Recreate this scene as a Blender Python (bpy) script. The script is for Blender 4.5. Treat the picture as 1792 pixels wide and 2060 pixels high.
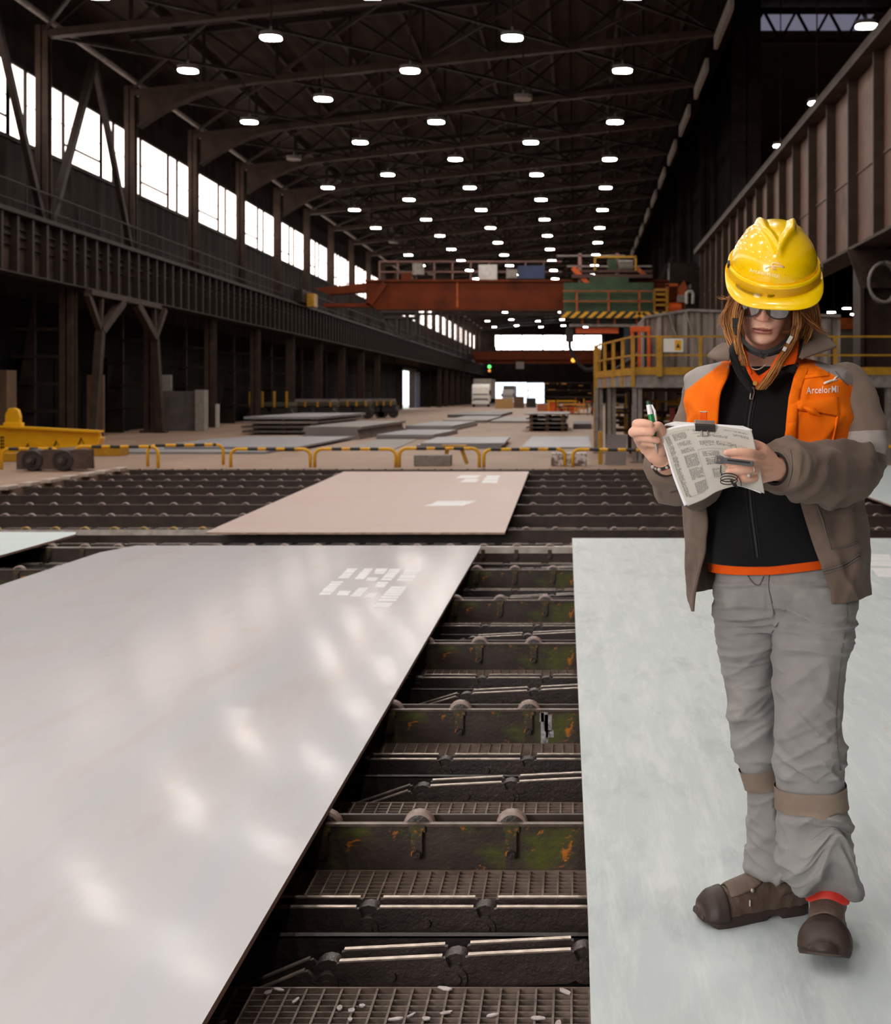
import bpy, bmesh, math, random
from mathutils import Vector, Matrix, Euler, noise as mnoise
SC = bpy.context.scene
for _o in list(bpy.data.objects): bpy.data.objects.remove(_o)
COL = SC.collection
random.seed(7)
# ---------------------------------------------------------------- camera (image 1792 x 2060)
CAMZ, FPX, VX, VY = 1.31, 2500.0, 1158.0, 795.0
cam = bpy.data.cameras.new('camera'); camo = bpy.data.objects.new('camera', cam); COL.objects.link(camo)
cam.sensor_fit = 'HORIZONTAL'; cam.sensor_width = 36.0; cam.lens = FPX/1792*36
cam.shift_x = -(VX-896)/1792; cam.shift_y = -(1030-VY)/1792
cam.clip_start = 0.05; cam.clip_end = 600
camo.location = (0, 0, CAMZ); camo.rotation_euler = (math.pi/2, 0, 0)
cam.dof.use_dof = True; cam.dof.focus_distance = 2.85; cam.dof.aperture_fstop = 9.0
SC.camera = camo
# ---------------------------------------------------------------- sky, exposure
W = bpy.data.worlds.new('world'); SC.world = W; W.use_nodes = True
bg = W.node_tree.nodes['Background']; bg.inputs[0].default_value = (0.80, 0.88, 1.0, 1); bg.inputs[1].default_value = 2.2
SC.view_settings.view_transform = 'Standard'; SC.view_settings.look = 'None'
SC.view_settings.gamma = 1; SC.view_settings.use_curve_mapping = False
SC.view_settings.exposure = 0.18
SC.cycles.use_light_tree = True; SC.cycles.max_bounces = 6; SC.cycles.diffuse_bounces = 3
SC.cycles.caustics_reflective = False; SC.cycles.caustics_refractive = False
SC.cycles.sample_clamp_indirect = 6.0
LAMP_POWER = 105.0       # emission of a lamp lens
PANE_POWER = 2.6         # backlit translucent window panes
def gate_light():        # daylight from the open gate on the camera side of the hall, left behind the photographer
    a = bpy.data.lights.new('gate_daylight', 'AREA'); a.shape = 'RECTANGLE'; a.size = 2.4; a.size_y = 2.6; a.energy = 300; a.color = (1.0, .97, .94)
    o = bpy.data.objects.new('gate_daylight', a); COL.objects.link(o); o.location = (-4.6, -4.2, 2.6)
    o.rotation_euler = (Vector((.5, 2.9, .9))-Vector(o.location)).to_track_quat('-Z', 'Y').to_euler()
gate_light()
R = math.radians
def at(px, py, d): return Vector(((px-VX)/FPX*d, d, CAMZ-(py-VY)/FPX*d))
def on(px, py, z=0.0):   # the point of the level z seen at a pixel
    d = (CAMZ-z)*FPX/(py-VY); return at(px, py, d)
# ---------------------------------------------------------------- mesh helpers
class MB:
    def __init__(s): s.v = []; s.f = []; s.m = []; s.mi = 0
    def add(s, vs, fs):
        o = len(s.v); s.v += [tuple(v) for v in vs]
        for f in fs: s.f.append(tuple(i+o for i in f)); s.m.append(s.mi)
        return s
    def box(s, c, d, rot=None):
        hx, hy, hz = d[0]/2, d[1]/2, d[2]/2
        vs = [Vector((x, y, z)) for z in (-hz, hz) for y in (-hy, hy) for x in (-hx, hx)]
        if rot is not None:
            mx = Euler(rot).to_matrix() if not isinstance(rot, Matrix) else rot
            vs = [mx @ v for v in vs]
        c = Vector(c)
        return s.add([v+c for v in vs], [(0,2,3,1),(4,5,7,6),(0,1,5,4),(2,6,7,3),(0,4,6,2),(1,3,7,5)])
    def bb(s, a, b):
        return s.box([(a[i]+b[i])/2 for i in range(3)], [abs(b[i]-a[i]) for i in range(3)])
    def bar(s, a, b, w, h, up=(0,0,1)):
        a, b = Vector(a), Vector(b); z = (b-a); L = z.length
        if L < 1e-6: return s
        z.normalize(); u = Vector(up)
        if abs(z.dot(u)) > .98: u = Vector((0,1,0)) if abs(z.y) < .9 else Vector((1,0,0))
        x = u.cross(z).normalized(); y = z.cross(x)
        vs = [p + x*sx*w/2 + y*sy*h/2 for p in (a, b) for sx, sy in ((-1,-1),(1,-1),(1,1),(-1,1))]
        return s.add(vs, [(3,2,1,0),(4,5,6,7),(0,1,5,4),(1,2,6,5),(2,3,7,6),(3,0,4,7)])
    def prism(s, pts, axis, a, b):          # polygon in the other two axes, extruded a..b
        n = len(pts); vs = []
        for t in (a, b):
            for p in pts:
                q = list(p); q.insert(axis, t); vs.append(q)
        return s.add(vs, [tuple(range(n-1,-1,-1)), tuple(range(n,2*n))] + [(i,(i+1)%n,n+(i+1)%n,n+i) for i in range(n)])
    def tube(s, pts, r, n=8, cap=True):
        pts = [Vector(p) for p in pts]; k = len(pts)
        rs = r if isinstance(r, (list, tuple)) else [r]*k
        vs = []; ref = None
        for i, p in enumerate(pts):
            t = (pts[min(i+1,k-1)]-pts[max(i-1,0)]).normalized()
            if ref is None:
                ref = Vector((0,0,1)) if abs(t.z) < .9 else Vector((1,0,0))
            x = (ref - t*ref.dot(t)).normalized(); y = t.cross(x); ref = x
            for j in range(n):
                a = 2*math.pi*j/n; vs.append(p + (x*math.cos(a)+y*math.sin(a))*rs[i])
        fs = [(i*n+j, i*n+(j+1)%n, (i+1)*n+(j+1)%n, (i+1)*n+j) for i in range(k-1) for j in range(n)]
        if cap: fs += [tuple(range(n-1,-1,-1)), tuple(range((k-1)*n, k*n))]
        return s.add(vs, fs)
    def cyl(s, a, b, r, n=12): return s.tube([a, b], r, n)
    def rings(s, rings, closed=True, cap=(True, True)):
        n = len(rings[0]); k = len(rings); vs = [p for r_ in rings for p in r_]
        fs = []
        for i in range(k-1):
            for j in range(n if closed else n-1):
                fs.append((i*n+j, i*n+(j+1)%n, (i+1)*n+(j+1)%n, (i+1)*n+j))
        if cap[0]: fs.append(tuple(range(n-1,-1,-1)))
        if cap[1]: fs.append(tuple(range((k-1)*n, k*n)))
        return s.add(vs, fs)
    def ball(s, c, r, nu=12, nv=8):
        r = (r,r,r) if not isinstance(r,(tuple,list)) else r
        rs = []
        for i in range(1, nv):
            th = math.pi*i/nv
            rs.append([(c[0]+r[0]*math.sin(th)*math.cos(2*math.pi*j/nu), c[1]+r[1]*math.sin(th)*math.sin(2*math.pi*j/nu), c[2]-r[2]*math.cos(th)) for j in range(nu)])
        return s.rings(rs)
    def mesh(s, name, mats, smooth=False):
        me = bpy.data.meshes.new(name); me.from_pydata(s.v, [], s.f)
        if not isinstance(mats, (list, tuple)): mats = [mats]
        for m in mats: me.materials.append(m)
        if len(mats) > 1: me.polygons.foreach_set('material_index', s.m)
        if smooth: me.polygons.foreach_set('use_smooth', [True]*len(me.polygons))
        me.update(); return me
    def build(s, name, mats, parent=None, smooth=False, loc=None, bevel=0, autos=None):
        ob = link(name, s.mesh(name, mats, smooth or autos is not None), parent)
        if loc is not None: ob.location = loc
        if bevel:
            bv = ob.modifiers.new('bevel', 'BEVEL'); bv.width = bevel; bv.segments = 2; bv.limit_method = 'ANGLE'
        if autos is not None: ob.data.set_sharp_from_angle(angle=R(autos))
        return ob
def link(name, data, parent=None):
    ob = bpy.data.objects.new(name, data); COL.objects.link(ob)
    if parent is not None: ob.parent = parent
    return ob
def tag(o, label=None, cat=None, group=None, kind=None):
    if label: o['label'] = label
    if cat: o['category'] = cat
    if group: o['group'] = group
    if kind: o['kind'] = kind
    return o
def thing(name, label, cat, loc=(0,0,0), group=None, rotz=0):
    o = bpy.data.objects.new(name, None); COL.objects.link(o); o.location = loc; o.rotation_euler = (0,0,rotz)
    o.empty_display_size = .1
    return tag(o, label, cat, group)
def struct(name, mb, mats, parent=None, **kw):
    o = mb.build(name, mats, parent, **kw); o['kind'] = 'structure'; return o
def copytree(o, kids, parent=None):
    c = o.copy(); COL.objects.link(c)
    if parent is not None: c.parent = parent
    for ch in kids.get(o, []): copytree(ch, kids, c)
    return c
def kidsmap(root):
    m = {}
    for ob in bpy.data.objects:
        if ob.parent is not None: m.setdefault(ob.parent, []).append(ob)
    return m
# ---------------------------------------------------------------- materials
def srgb(r, g, b):
    f = lambda c: (c/255/12.92) if c/255 <= .04045 else ((c/255+.055)/1.055)**2.4
    return (f(r), f(g), f(b), 1)
def nt(name):
    m = bpy.data.materials.new(name); m.use_nodes = True
    t = m.node_tree; return m, t, t.nodes['Principled BSDF']
def nd(t, kind, **kw):
    n = t.nodes.new(kind)
    for k, v in kw.items():
        if k in n.inputs: n.inputs[k].default_value = v
        else: setattr(n, k, v)
    return n
def ramp(t, fac, stops):
    r_ = t.nodes.new('ShaderNodeValToRGB'); e = r_.color_ramp.elements
    while len(e) < len(stops): e.new(.5)
    for i, (p, c) in enumerate(stops):
        e[i].position = p; e[i].color = c if len(c) == 4 else (*c, 1)
    t.links.new(fac, r_.inputs[0]); return r_.outputs[0]
def coords(t, scale=(1,1,1)):
    tc = t.nodes.new('ShaderNodeTexCoord'); mp = t.nodes.new('ShaderNodeMapping')
    mp.inputs['Scale'].default_value = scale
    t.links.new(tc.outputs['Object'], mp.inputs[0]); return mp.outputs[0]
def noise(t, vec, scale, detail=4, rough=.6, dist=0):
    n = nd(t, 'ShaderNodeTexNoise'); n.inputs['Scale'].default_value = scale; n.inputs['Detail'].default_value = detail
    n.inputs['Roughness'].default_value = rough; n.inputs['Distortion'].default_value = dist
    t.links.new(vec, n.inputs['Vector']); return n.outputs['Fac']
def mixc(t, fac, a, b):
    m = t.nodes.new('ShaderNodeMix'); m.data_type = 'RGBA'
    for s_, v in ((0, fac), (6, a), (7, b)):
        if hasattr(v, 'is_output'): t.links.new(v, m.inputs[s_])
        else: m.inputs[s_].default_value = v
    return m.outputs[2]
def bump(t, b, fac, strength, dist=.01):
    n = t.nodes.new('ShaderNodeBump'); n.inputs['Strength'].default_value = strength; n.inputs['Distance'].default_value = dist
    t.links.new(fac, n.inputs['Height']); t.links.new(n.outputs[0], b.inputs['Normal'])
def pm(name, c1, c2=None, rough=.6, metal=0, scale=4, detail=5, st=(1,1,1), lo=.35, hi=.65, bmp=0, bscale=60, spec=.5, c3=None, s3=1.5, lo3=.55, hi3=.7, rvar=0, coat=0):
    m, t, b = nt(name)
    b.inputs['Roughness'].default_value = rough; b.inputs['Metallic'].default_value = metal
    b.inputs['Specular IOR Level'].default_value = spec; b.inputs['Coat Weight'].default_value = coat
    b.inputs['Base Color'].default_value = c1; m.diffuse_color = c1
    if c2 is not None or bmp or rvar:
        v = coords(t, st)
    if c2 is not None:
        n1 = noise(t, v, scale, detail); col = ramp(t, n1, [(lo, c1), (hi, c2)])
        if c3 is not None:
            n3 = noise(t, v, s3, 5, .65); k = ramp(t, n3, [(lo3, (0,0,0,1)), (hi3, (1,1,1,1))])
            col = mixc(t, k, col, c3)
        t.links.new(col, b.inputs['Base Color'])
        if rvar:
            r2 = ramp(t, n1, [(.3, (rough-rvar,)*3), (.7, (rough+rvar,)*3)]); t.links.new(r2, b.inputs['Roughness'])
    if bmp: bump(t, b, noise(t, v, bscale, 4), bmp)
    return m
def emit(name, c, s):
    m, t, b = nt(name); b.inputs['Base Color'].default_value = c
    b.inputs['Emission Color'].default_value = c; b.inputs['Emission Strength'].default_value = s; return m
M = {}
M['steel_dark'] = pm('dark_structural_steel', srgb(36,27,23), srgb(50,39,33), .6, spec=.2, scale=3, c3=srgb(30,24,21), s3=.8, bmp=.2)
M['steel_brown'] = pm('brown_structural_steel', srgb(54,41,34), srgb(70,55,46), .6, spec=.2, scale=2.5, c3=srgb(46,37,33), s3=.7, bmp=.2)
M['steel_tan'] = pm('tan_brown_girder_web', srgb(112,89,77), srgb(126,101,88), .6, spec=.25, scale=1.6, c3=srgb(94,74,63), s3=.6, bmp=.15)
M['steel_girder'] = pm('grimy_girder_steel', srgb(52,40,33), srgb(78,62,52), .62, spec=.2, scale=2.2, c3=srgb(40,32,28), s3=.9, bmp=.2)
M['roof'] = pm('dark_roof_sheet', srgb(46,35,29), srgb(60,47,40), .75, spec=.15, scale=.6, c3=srgb(36,29,26), s3=.2)
M['wall_sheet'] = pm('dark_wall_sheet', srgb(38,31,28), srgb(52,44,39), .8, spec=.15, scale=.8, c3=srgb(30,26,25), s3=.25)
M['wall_low'] = pm('shade_dark_wall_sheet', srgb(15,12,11), srgb(22,18,17), .85, spec=.1, scale=1.2)  # near black: shade of the lower wall without lamps is put into the colour
M['white_metal'] = pm('pale_painted_metal', srgb(205,200,194), srgb(180,174,168), .5, scale=6)
M['grey_paint'] = pm('worn_grey_paint', srgb(150,142,136), srgb(118,108,102), .6, scale=5, c3=srgb(120,78,52), s3=3, lo3=.66, hi3=.72)
M['yellow'] = pm('yellow_paint', srgb(240,180,10), srgb(222,160,8), .45, scale=5, c3=srgb(150,100,30), s3=4, lo3=.68, hi3=.76)
M['yellow_dark'] = pm('grimy_yellow_paint', srgb(196,146,22), srgb(165,118,22), .5, scale=5, c3=srgb(96,66,26), s3=4, lo3=.6, hi3=.74)
M['black_paint'] = pm('black_paint', srgb(34,30,28), srgb(48,42,38), .55, scale=8)
M['orange_paint'] = pm('orange_paint', srgb(232,96,14), srgb(205,78,12), .5, scale=5)
M['orange_dark'] = pm('grimy_orange_paint', srgb(190,92,22), srgb(140,66,20), .6, scale=3)
M['rust_red'] = pm('rust_red_paint', srgb(112,48,18), srgb(92,39,17), .6, spec=.15, scale=1.2, c3=srgb(66,31,18), s3=.5)
M['green_paint'] = pm('green_machine_paint', srgb(58,86,54), srgb(46,68,44), .6, scale=1.5)
M['blue_paint'] = pm('dull_blue_paint', srgb(52,66,104), srgb(44,54,84), .6, scale=2)
M['rubber'] = pm('black_rubber', srgb(30,28,28), srgb(40,38,38), .7, scale=6)
M['wood'] = pm('crate_wood', srgb(214,172,116), srgb(186,144,92), .75, scale=3, st=(1,1,6))
ordn = ['first','second','third','fourth','fifth','sixth','seventh','eighth','ninth','tenth','eleventh','twelfth','thirteenth','fourteenth','fifteenth','sixteenth']
# ---------------------------------------------------------------- hall structure
BAY = 7.1; D0 = 36.2            # column lines along the hall: y = D0 + BAY*k
YS, YE = -48.9, 206.0           # hall ends
KS = range(-12, 24)
XL, XW, XR = -15.5, -16.6, 6.2   # upper column line, left wall, right runway
EAVE = 12.06
# pit in the floor for the transfer table
PX0, PX1, PY0, PY1 = -7.9, 9.2, -6.0, 22.0
M['floor'] = pm('dusty_concrete', srgb(158,129,108), srgb(136,109,91), .62, scale=.5, c3=srgb(174,146,126), s3=.25, bmp=.1, bscale=8, st=(1,.35,1))
mb = MB()
for a, b in (((-17,YS),(PX0,YE)), ((PX1,YS),(34,YE)), ((PX0,PY1),(PX1,YE)), ((PX0,YS),(PX1,PY0))):
    mb.bb((a[0],a[1],-.7), (b[0],b[1],0))
struct('floor', mb, M['floor'])
M['pit'] = pm('oily_pit_floor', srgb(26,22,20), srgb(36,31,28), .6, scale=3)
struct('floor_pit', MB().bb((PX0,PY0,-.75),(PX1,PY1,-.62)), M['pit'])
# pale kerb blocks along the stepped left edge of the pit
M['kerb'] = pm('pale_pit_kerb', srgb(206,192,182), srgb(182,160,148), .7, scale=6)
kt = None
for i in range(15):
    y = 11.65+i*.70
    o = MB().box((PX0+.02, y, .03), (.16, .34, .06)).build('kerb_block', M['kerb'], None, bevel=.01)
    tag(o, 'pale kerb block along the edge of the roller pit beside the pink floor', 'kerb', 'kerb blocks at the pit edge')
# roof: rises gently to the right, corrugated sheet on purlins
def zroof(x): return EAVE + 2.0 + (x-XL)*.105
mb = MB(); rows = []
nx = 60
for i in range(nx+1):
    x = -17.2 + (4.9+17.2)*i/nx
    z = zroof(x)+.06*(i % 2); rows.append([(x, YS, z), (x, YE, z), (x, YE, z+.1), (x, YS, z+.1)])
mb.rings(rows)
struct('ceiling', mb, M['roof'])
mb = MB(); rows = []
for i in range(nx+1):
    x = 4.9 + 24.0*i/nx
    z = 19.5+.07*(i % 2); rows.append([(x, YS, z), (x, YE, z), (x, YE, z+.1), (x, YS, z+.1)])
mb.rings(rows); struct('ceiling_side_bay', mb, M['roof'])
# purlins
for i, x in enumerate([-14.0+2.6*j for j in range(8)]):
    o = MB().bb((x-.06, YS, zroof(x)-.22), (x+.06, YE, zroof(x)-.02)).build('roof_purlin', M['steel_brown'])
    tag(o, 'roof purlin running the length of the hall, %s from the left eave' % ordn[i], 'beam', 'roof purlins')
# walls
WB, WT = 8.84, 11.1              # window band
mb = MB(); n = 0
y = YS
rows = []
st = .5
k = int((YE-YS)/st)
def corr(y0, y1, x, z0, z1, mbx, th=.05, p=.45, amp=.05):
    n_ = max(2, int((y1-y0)/p)); rr = []
    for i in range(n_+1):
        yy = y0+(y1-y0)*i/n_; xx = x + amp*(i % 2)
        rr.append([(xx, yy, z0), (xx-th, yy, z0), (xx-th, yy, z1), (xx, yy, z1)])
    mbx.rings(rr)
DOORY0, DOORY1 = 117.2, 127.0
mb = MB()
corr(YS, YE, XW, 4.2, WB, mb)
corr(YS, YE, XW, WT, 14.2, mb)
struct('wall_left', mb, M['wall_sheet'])
mb = MB()
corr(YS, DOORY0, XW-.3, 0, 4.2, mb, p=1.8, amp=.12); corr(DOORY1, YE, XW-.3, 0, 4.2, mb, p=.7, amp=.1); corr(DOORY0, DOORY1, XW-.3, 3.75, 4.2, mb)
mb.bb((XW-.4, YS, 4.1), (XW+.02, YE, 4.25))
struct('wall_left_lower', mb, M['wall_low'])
# windows: one per bay, panes of ribbed translucent sheet
def pane_mat():
    m, t, b = nt('backlit_ribbed_pane')
    v = coords(t, (1,1,1)); w = nd(t, 'ShaderNodeTexWave'); w.bands_direction = 'Y'; w.inputs['Scale'].default_value = 1.1; w.inputs['Distortion'].default_value = 1.5
    t.links.new(v, w.inputs['Vector'])
    nn = noise(t, coords(t, (1, 6, .2)), 1.2, 3)
    c = ramp(t, w.outputs['Fac'], [(.0, srgb(255,226,212)), (.5, srgb(255,243,236))])
    c2 = mixc(t, nn, c, srgb(255,236,226))
    t.links.new(c2, b.inputs['Emission Color']); b.inputs['Emission Strength'].default_value = PANE_POWER
    b.inputs['Base Color'].default_value = (.8,.8,.8,1); return m
M['pane'] = pane_mat()
wn = 0
paneme = {}
for k in KS:
    y0 = D0+BAY*k; wn += 1
    mb = MB()
    for z in (WB, WT): mb.bb((XW-.02, y0, z-.06), (XW+.1, y0+BAY, z+.06))
    for f in (0, .16, .55, 1): mb.bb((XW-.02, y0+BAY*f-.045, WB), (XW+.1, y0+BAY*f+.045, WT))
    mb.bb((XW, y0+.55*BAY, WB+.55), (XW+.06, y0+BAY, WB+.62))
    mb.bb((XW, y0+.16*BAY, WB+1.2), (XW+.04, y0+BAY, WB+1.23))
    w = struct('window_%d' % wn, mb, M['steel_dark'])
    for a, b in ((0, .16), (.16, .55), (.55, 1)):
        key = (a, b)
        if key not in paneme: paneme[key] = MB().bb((0, a*BAY+.07, WB+.05), (.02, b*BAY-.07, WT-.05)).mesh('window_pane', M['pane'])
        p = link('window_pane', paneme[key], w); p.location = (XW+.01, y0, 0)
# end wall with its long window band and the truck door
mb = MB()
E = YE-2
dx0, dx1 = -13.2, -5.2
mb.bb((-17, E, 0), (dx0, E+.3, 11.2)); mb.bb((dx1, E, 0), (34, E+.3, 8.7)); mb.bb((dx0, E, 3.4), (dx1, E+.3, 8.7)); mb.bb((dx0-4, E, 8.7), (-15.6, E+.3, 11.2))
mb.bb((4.7, E, 8.7), (34, E+.3, 19.6)); mb.bb((-17, E, 11.2), (4.7, E+.3, 17))
for i in range(1, 6): mb.bb((dx1, E-.15, 1.3*i), (10, E, 1.3*i+.25))
struct('wall_end', mb, M['wall_sheet'])
mb = MB(); wn += 1
for x in (-15.6, -12.2, -8.8, -5.4, -2, 1.3, 4.7): mb.bb((x-.1, E-.02, 8.7), (x+.1, E+.2, 11.2))
for z in (8.7, 11.2): mb.bb((-15.6, E-.02, z-.08), (4.7, E+.2, z+.08))
w = struct('window_%d' % wn, mb, M['steel_dark'])
M['pane_end'] = emit('backlit_end_pane', srgb(255,252,248), 6.0)
for i in range(6):
    x = -15.6+3.38*i
    MB().bb((x+.1, E+.1, 8.78), (x+3.28, E+.13, 11.12)).build('window_pane', M['pane_end'], w)
# rear wall behind the camera and the far right wall, with sheet cladding
struct('wall_rear', MB().bb((-17, YS-.3, 0), (34, YS, 19.6)), M['wall_sheet'])
mb = MB(); corr(YS, YE, 29, 0, 19.5, mb, p=1.2, amp=.1); struct('wall_right', mb, M['wall_sheet'])
# high wall between the two bays above the right runway
mb = MB(); corr(62, YE, 7.75, 6.2, 19.45, mb, p=.9, amp=.1)
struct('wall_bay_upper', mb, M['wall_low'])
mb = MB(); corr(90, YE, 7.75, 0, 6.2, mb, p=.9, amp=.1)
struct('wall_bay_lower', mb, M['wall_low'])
struct('wall_valley', MB().bb((4.86, YS, 14.6), (4.96, YE, 19.7)), M['wall_low'])
# strip of roof light in the side bay
wn += 1
M['skylight'] = emit('dim_roof_light', srgb(150,150,175), .35)
mb = MB(); mb.bb((8.7, 57.8, 19.15), (14.0, 57.95, 19.25)); mb.bb((8.7, 60.9, 19.15), (14.0, 61.05, 19.25))
w = struct('window_%d' % wn, mb, M['steel_dark']); MB().bb((8.7, 57.9, 19.18), (14.0, 60.95, 19.22)).build('window_pane', M['skylight'], w)
# ---- left columns (upper shaft, lower shaft), eave tube
def ibeam(mb, x, y, z0, z1, w, d, t=.03):
    mb.bb((x-w/2, y-d/2, z0), (x+w/2, y-d/2+t, z1)); mb.bb((x-w/2, y+d/2-t, z0), (x+w/2, y+d/2, z1)); mb.bb((x-t/2, y-d/2, z0), (x+t/2, y+d/2, z1))
root0 = None
for k in range(-3, 24):
    y = D0+BAY*k
    t = thing('steel_column', (('brown steel column of the left wall row, %s from the camera' % ordn[k+3]) if k < 9 else 'far brown steel column of the distant left wall row'), 'column', (XL, y, 0), 'left wall columns')
    if root0 is None:
        mb = MB(); ibeam(mb, 0, 0, 6.0, EAVE, .36, .32, .04); mb.bb((-.3,-.3,6.0),(.3,.3,6.12)); uc = mb.mesh('upper_shaft', M['steel_brown'])
        mb = MB(); ibeam(mb, .6, .3, 0, 4.45, .4, .34, .04); mb.bb((.3,0,0),(.9,.6,.08)); lc = mb.mesh('lower_shaft', M['steel_brown'])
        mb = MB(); mb.prism([(-.35, 4.3), (-1.0, .6), (-1.0, 0), (-.35, 0)], 1, .2, .32)
        for z in (.8, 1.6, 2.4, 3.2): mb.bb((-1.0, .1, z), (.35, .2, z+.08))
        lb = mb.mesh('column_brace', M['steel_dark'])
        root0 = t
    link('upper_shaft', uc, t); 
    if not 9 <= k <= 13: link('lower_shaft', lc, t); link('column_brace', lb, t)   # the wide gate bay has no lower shafts
tag(MB().cyl((XL+.4, YS, EAVE), (XL+.4, YE-2.1, EAVE), .09, 8).build('eave_tube', M['grey_paint']), 'long grey tube running along the left eave over the column heads', 'tube')
# V braces in the near bays
for (ya, yb, px) in ((D0+.3, D0+BAY*.5, 0), (D0+BAY*1-.1, D0+BAY*.5, 0)):
    pass
for y in (D0, D0+BAY):
    o = MB().bar((XL+.1, y-BAY*.5, 12.0), (XL+.1, y-.25, 6.3), .16, .2).bar((XL+.1, y-BAY*.5, 12.0), (XL+.1, y-BAY+.25, 6.3), .2, .2).build('wall_brace', M['steel_dark'])
    tag(o, 'dark diagonal wall bracing in front of the %s bright window from the camera' % ('first' if y == D0 else 'second'), 'brace')
# Y shaped portal brace under the left runway
t = thing('portal_brace', 'two Y shaped steel struts under the left crane runway', 'brace', (-14.4, D0+.2, 0))
for s, y0 in ((1, 1.0), (-1, BAY-.7)):
    foot = Vector((0, y0-.35*s, 0)); kn = Vector((0, y0+.25*s, 3.25))
    m1 = MB().bar(foot, kn, .22, .26).bb((-.2, y0-.35*s-.2, 0), (.2, y0-.35*s+.2, .06))
    m1.build('strut', M['steel_brown'], t)
    MB().bar(kn, (0, y0-.75*s, 4.3), .15, .18).build('strut', M['steel_brown'], t)
    MB().bar(kn, (0, y0+.35*s, 4.3), .1, .12).build('strut', M['steel_brown'], t)
    MB().bar(kn, (0, y0+2.1*s, 4.3), .22, .26).build('strut', M['steel_brown'], t)
MB().bb((-.12, .3, 4.28), (.12, BAY-.6, 4.44)).build('head_beam', M['steel_brown'], t)
# ---- crane runway girders
gm = None
for k in range(-3, 24):
    y = D0+BAY*k
    t = thing('runway_girder', (('riveted runway girder length along the left columns, %s from the camera' % ordn[k+3]) if k < 9 else 'far riveted runway girder length along the distant left columns'), 'girder', (-14.7, y, 4.5), 'left runway girder lengths')
    if gm is None:
        web = MB().bb((-.02, .01, 0), (.02, BAY-.01, 1.5)).mesh('girder_web', M['steel_girder'])
        fl = MB().bb((-.25, .005, -.04), (.25, BAY-.005, 0)).bb((-.3, .005, 1.5), (.3, BAY-.005, 1.56)).bb((-.05, .005, 1.56), (.05, BAY-.005, 1.7)).bb((.02,.01,.95),(.1,BAY-.01,1.02)).bb((.02,.01,1.15),(.1,BAY-.01,1.2)).bb((.02,.01,.7),(.09,BAY-.01,.73)).mesh('girder_flange', M['steel_dark'])
        sf = MB().bb((.02, -.06, 0), (.24, .06, 1.5)).mesh('stiffener', M['steel_dark'])
        hr = MB()
        for i in range(5): hr.bar((-.5, .05+i*(BAY-.1)/4, 1.56), (-.5, .05+i*(BAY-.1)/4, 2.6), .04, .04)
        hr.bar((-.5, .01, 2.6), (-.5, BAY-.01, 2.6), .04, .04); hr.bar((-.5, .01, 2.1), (-.5, BAY-.01, 2.1), .03, .03)
        hr.bb((-.9, .01, 1.5), (-.31, BAY-.01, 1.56))
        hr = hr.mesh('walkway_rail', M['steel_dark']); gm = 1
    link('girder_web', web, t); link('girder_flange', fl, t); link('walkway_rail', hr, t)
    for i in range(8):
        o = link('stiffener', sf, t); o.location = (0, .45+i*.9, 0)
# right girders: deep near the camera, shallower beyond
RZ0, RZ1 = 4.5, 8.35
gme = {}
for i, (y, L, top) in enumerate([(-16.0+14.2*q, 14.2, RZ1) for q in range(5)]+[(55.0, 7.1, RZ1)]+[(62.1+14.2*q, 14.2, 5.2) for q in range(9)]):
    H = top-RZ0; n = max(3, int(L/2.36))
    t = thing('deep_girder' if top > 7 else 'runway_girder', ('deep stiffened plate girder along the right side, length %s' % ('outside the picture','outside the picture','at the near right picture edge','above the helmet','beyond the helmet','ending before the red crane')[i]) if top > 7 else 'shallow far girder length on the right behind the red crane', 'girder', (XR, y, RZ0), 'right runway girder lengths')
    key = (L, top)
    if key not in gme:
        web = MB().bb((.1, .01, 0), (.16, L-.01, H)).mesh('girder_web', M['steel_tan'])
        fl = MB().bb((-.3, .003, -.06), (.4, L-.003, 0)).bb((-.3, .003, H), (.4, L-.003, H+.08)).cyl((-.22,.003,H+.16),(-.22,L-.003,H+.16),.1,8).mesh('girder_flange', M['steel_girder'])
        sf = MB().bb((-.12, -.04, 0), (.1, .04, H)).mesh('stiffener', M['steel_brown'])
        seam = MB().bb((.07, .01, H*.45), (.1, L-.01, H*.45+.05)).mesh('web_seam', M['steel_tan'])
        gme[key] = (web, fl, sf, seam)
    web, fl, sf, seam = gme[key]; link('web_seam', seam, t)
    link('girder_web', web, t); link('girder_flange', fl, t)
    for q in range(n):
        o = link('stiffener', sf, t); o.location = (0, L/n*(q+.5), 0)
# right columns
for i, y in enumerate((26.9, 41.1, 55.3, 69.5, 83.7, 97.9, 112.1)):
    t = thing('box_column', 'heavy brown column carrying the right girder, %s from the camera' % ('nearest','second','third','fourth','fifth','sixth','seventh')[i], 'column', (XR+.3, y, 0), 'right runway columns')
    mb = MB(); mb.bb((-.42,-.35,0),(-.34,.35,4.43)); mb.bb((.34,-.35,0),(.42,.35,4.43)); mb.bb((-.34,-.03,0),(.34,.03,4.43)); mb.build('column_shaft', M['steel_brown'], t)
    MB().prism([(-.7,4.43),(.7,4.43),(.42,3.6),(-.42,3.6)],1,-.36,-.3).build('column_head', M['steel_girder'], t)
    MB().bb((-.5,-.45,0),(.5,.45,.06)).build('base_plate', M['steel_dark'], t)
    if i >= 2: 
        mb = MB(); ibeam(mb, .72+(.35 if i == 2 else 0), 0, 4.44, 19.4, 1.25 if i == 2 else .55, .6, .05); mb.build('upper_shaft', M['steel_dark'], t)
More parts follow.
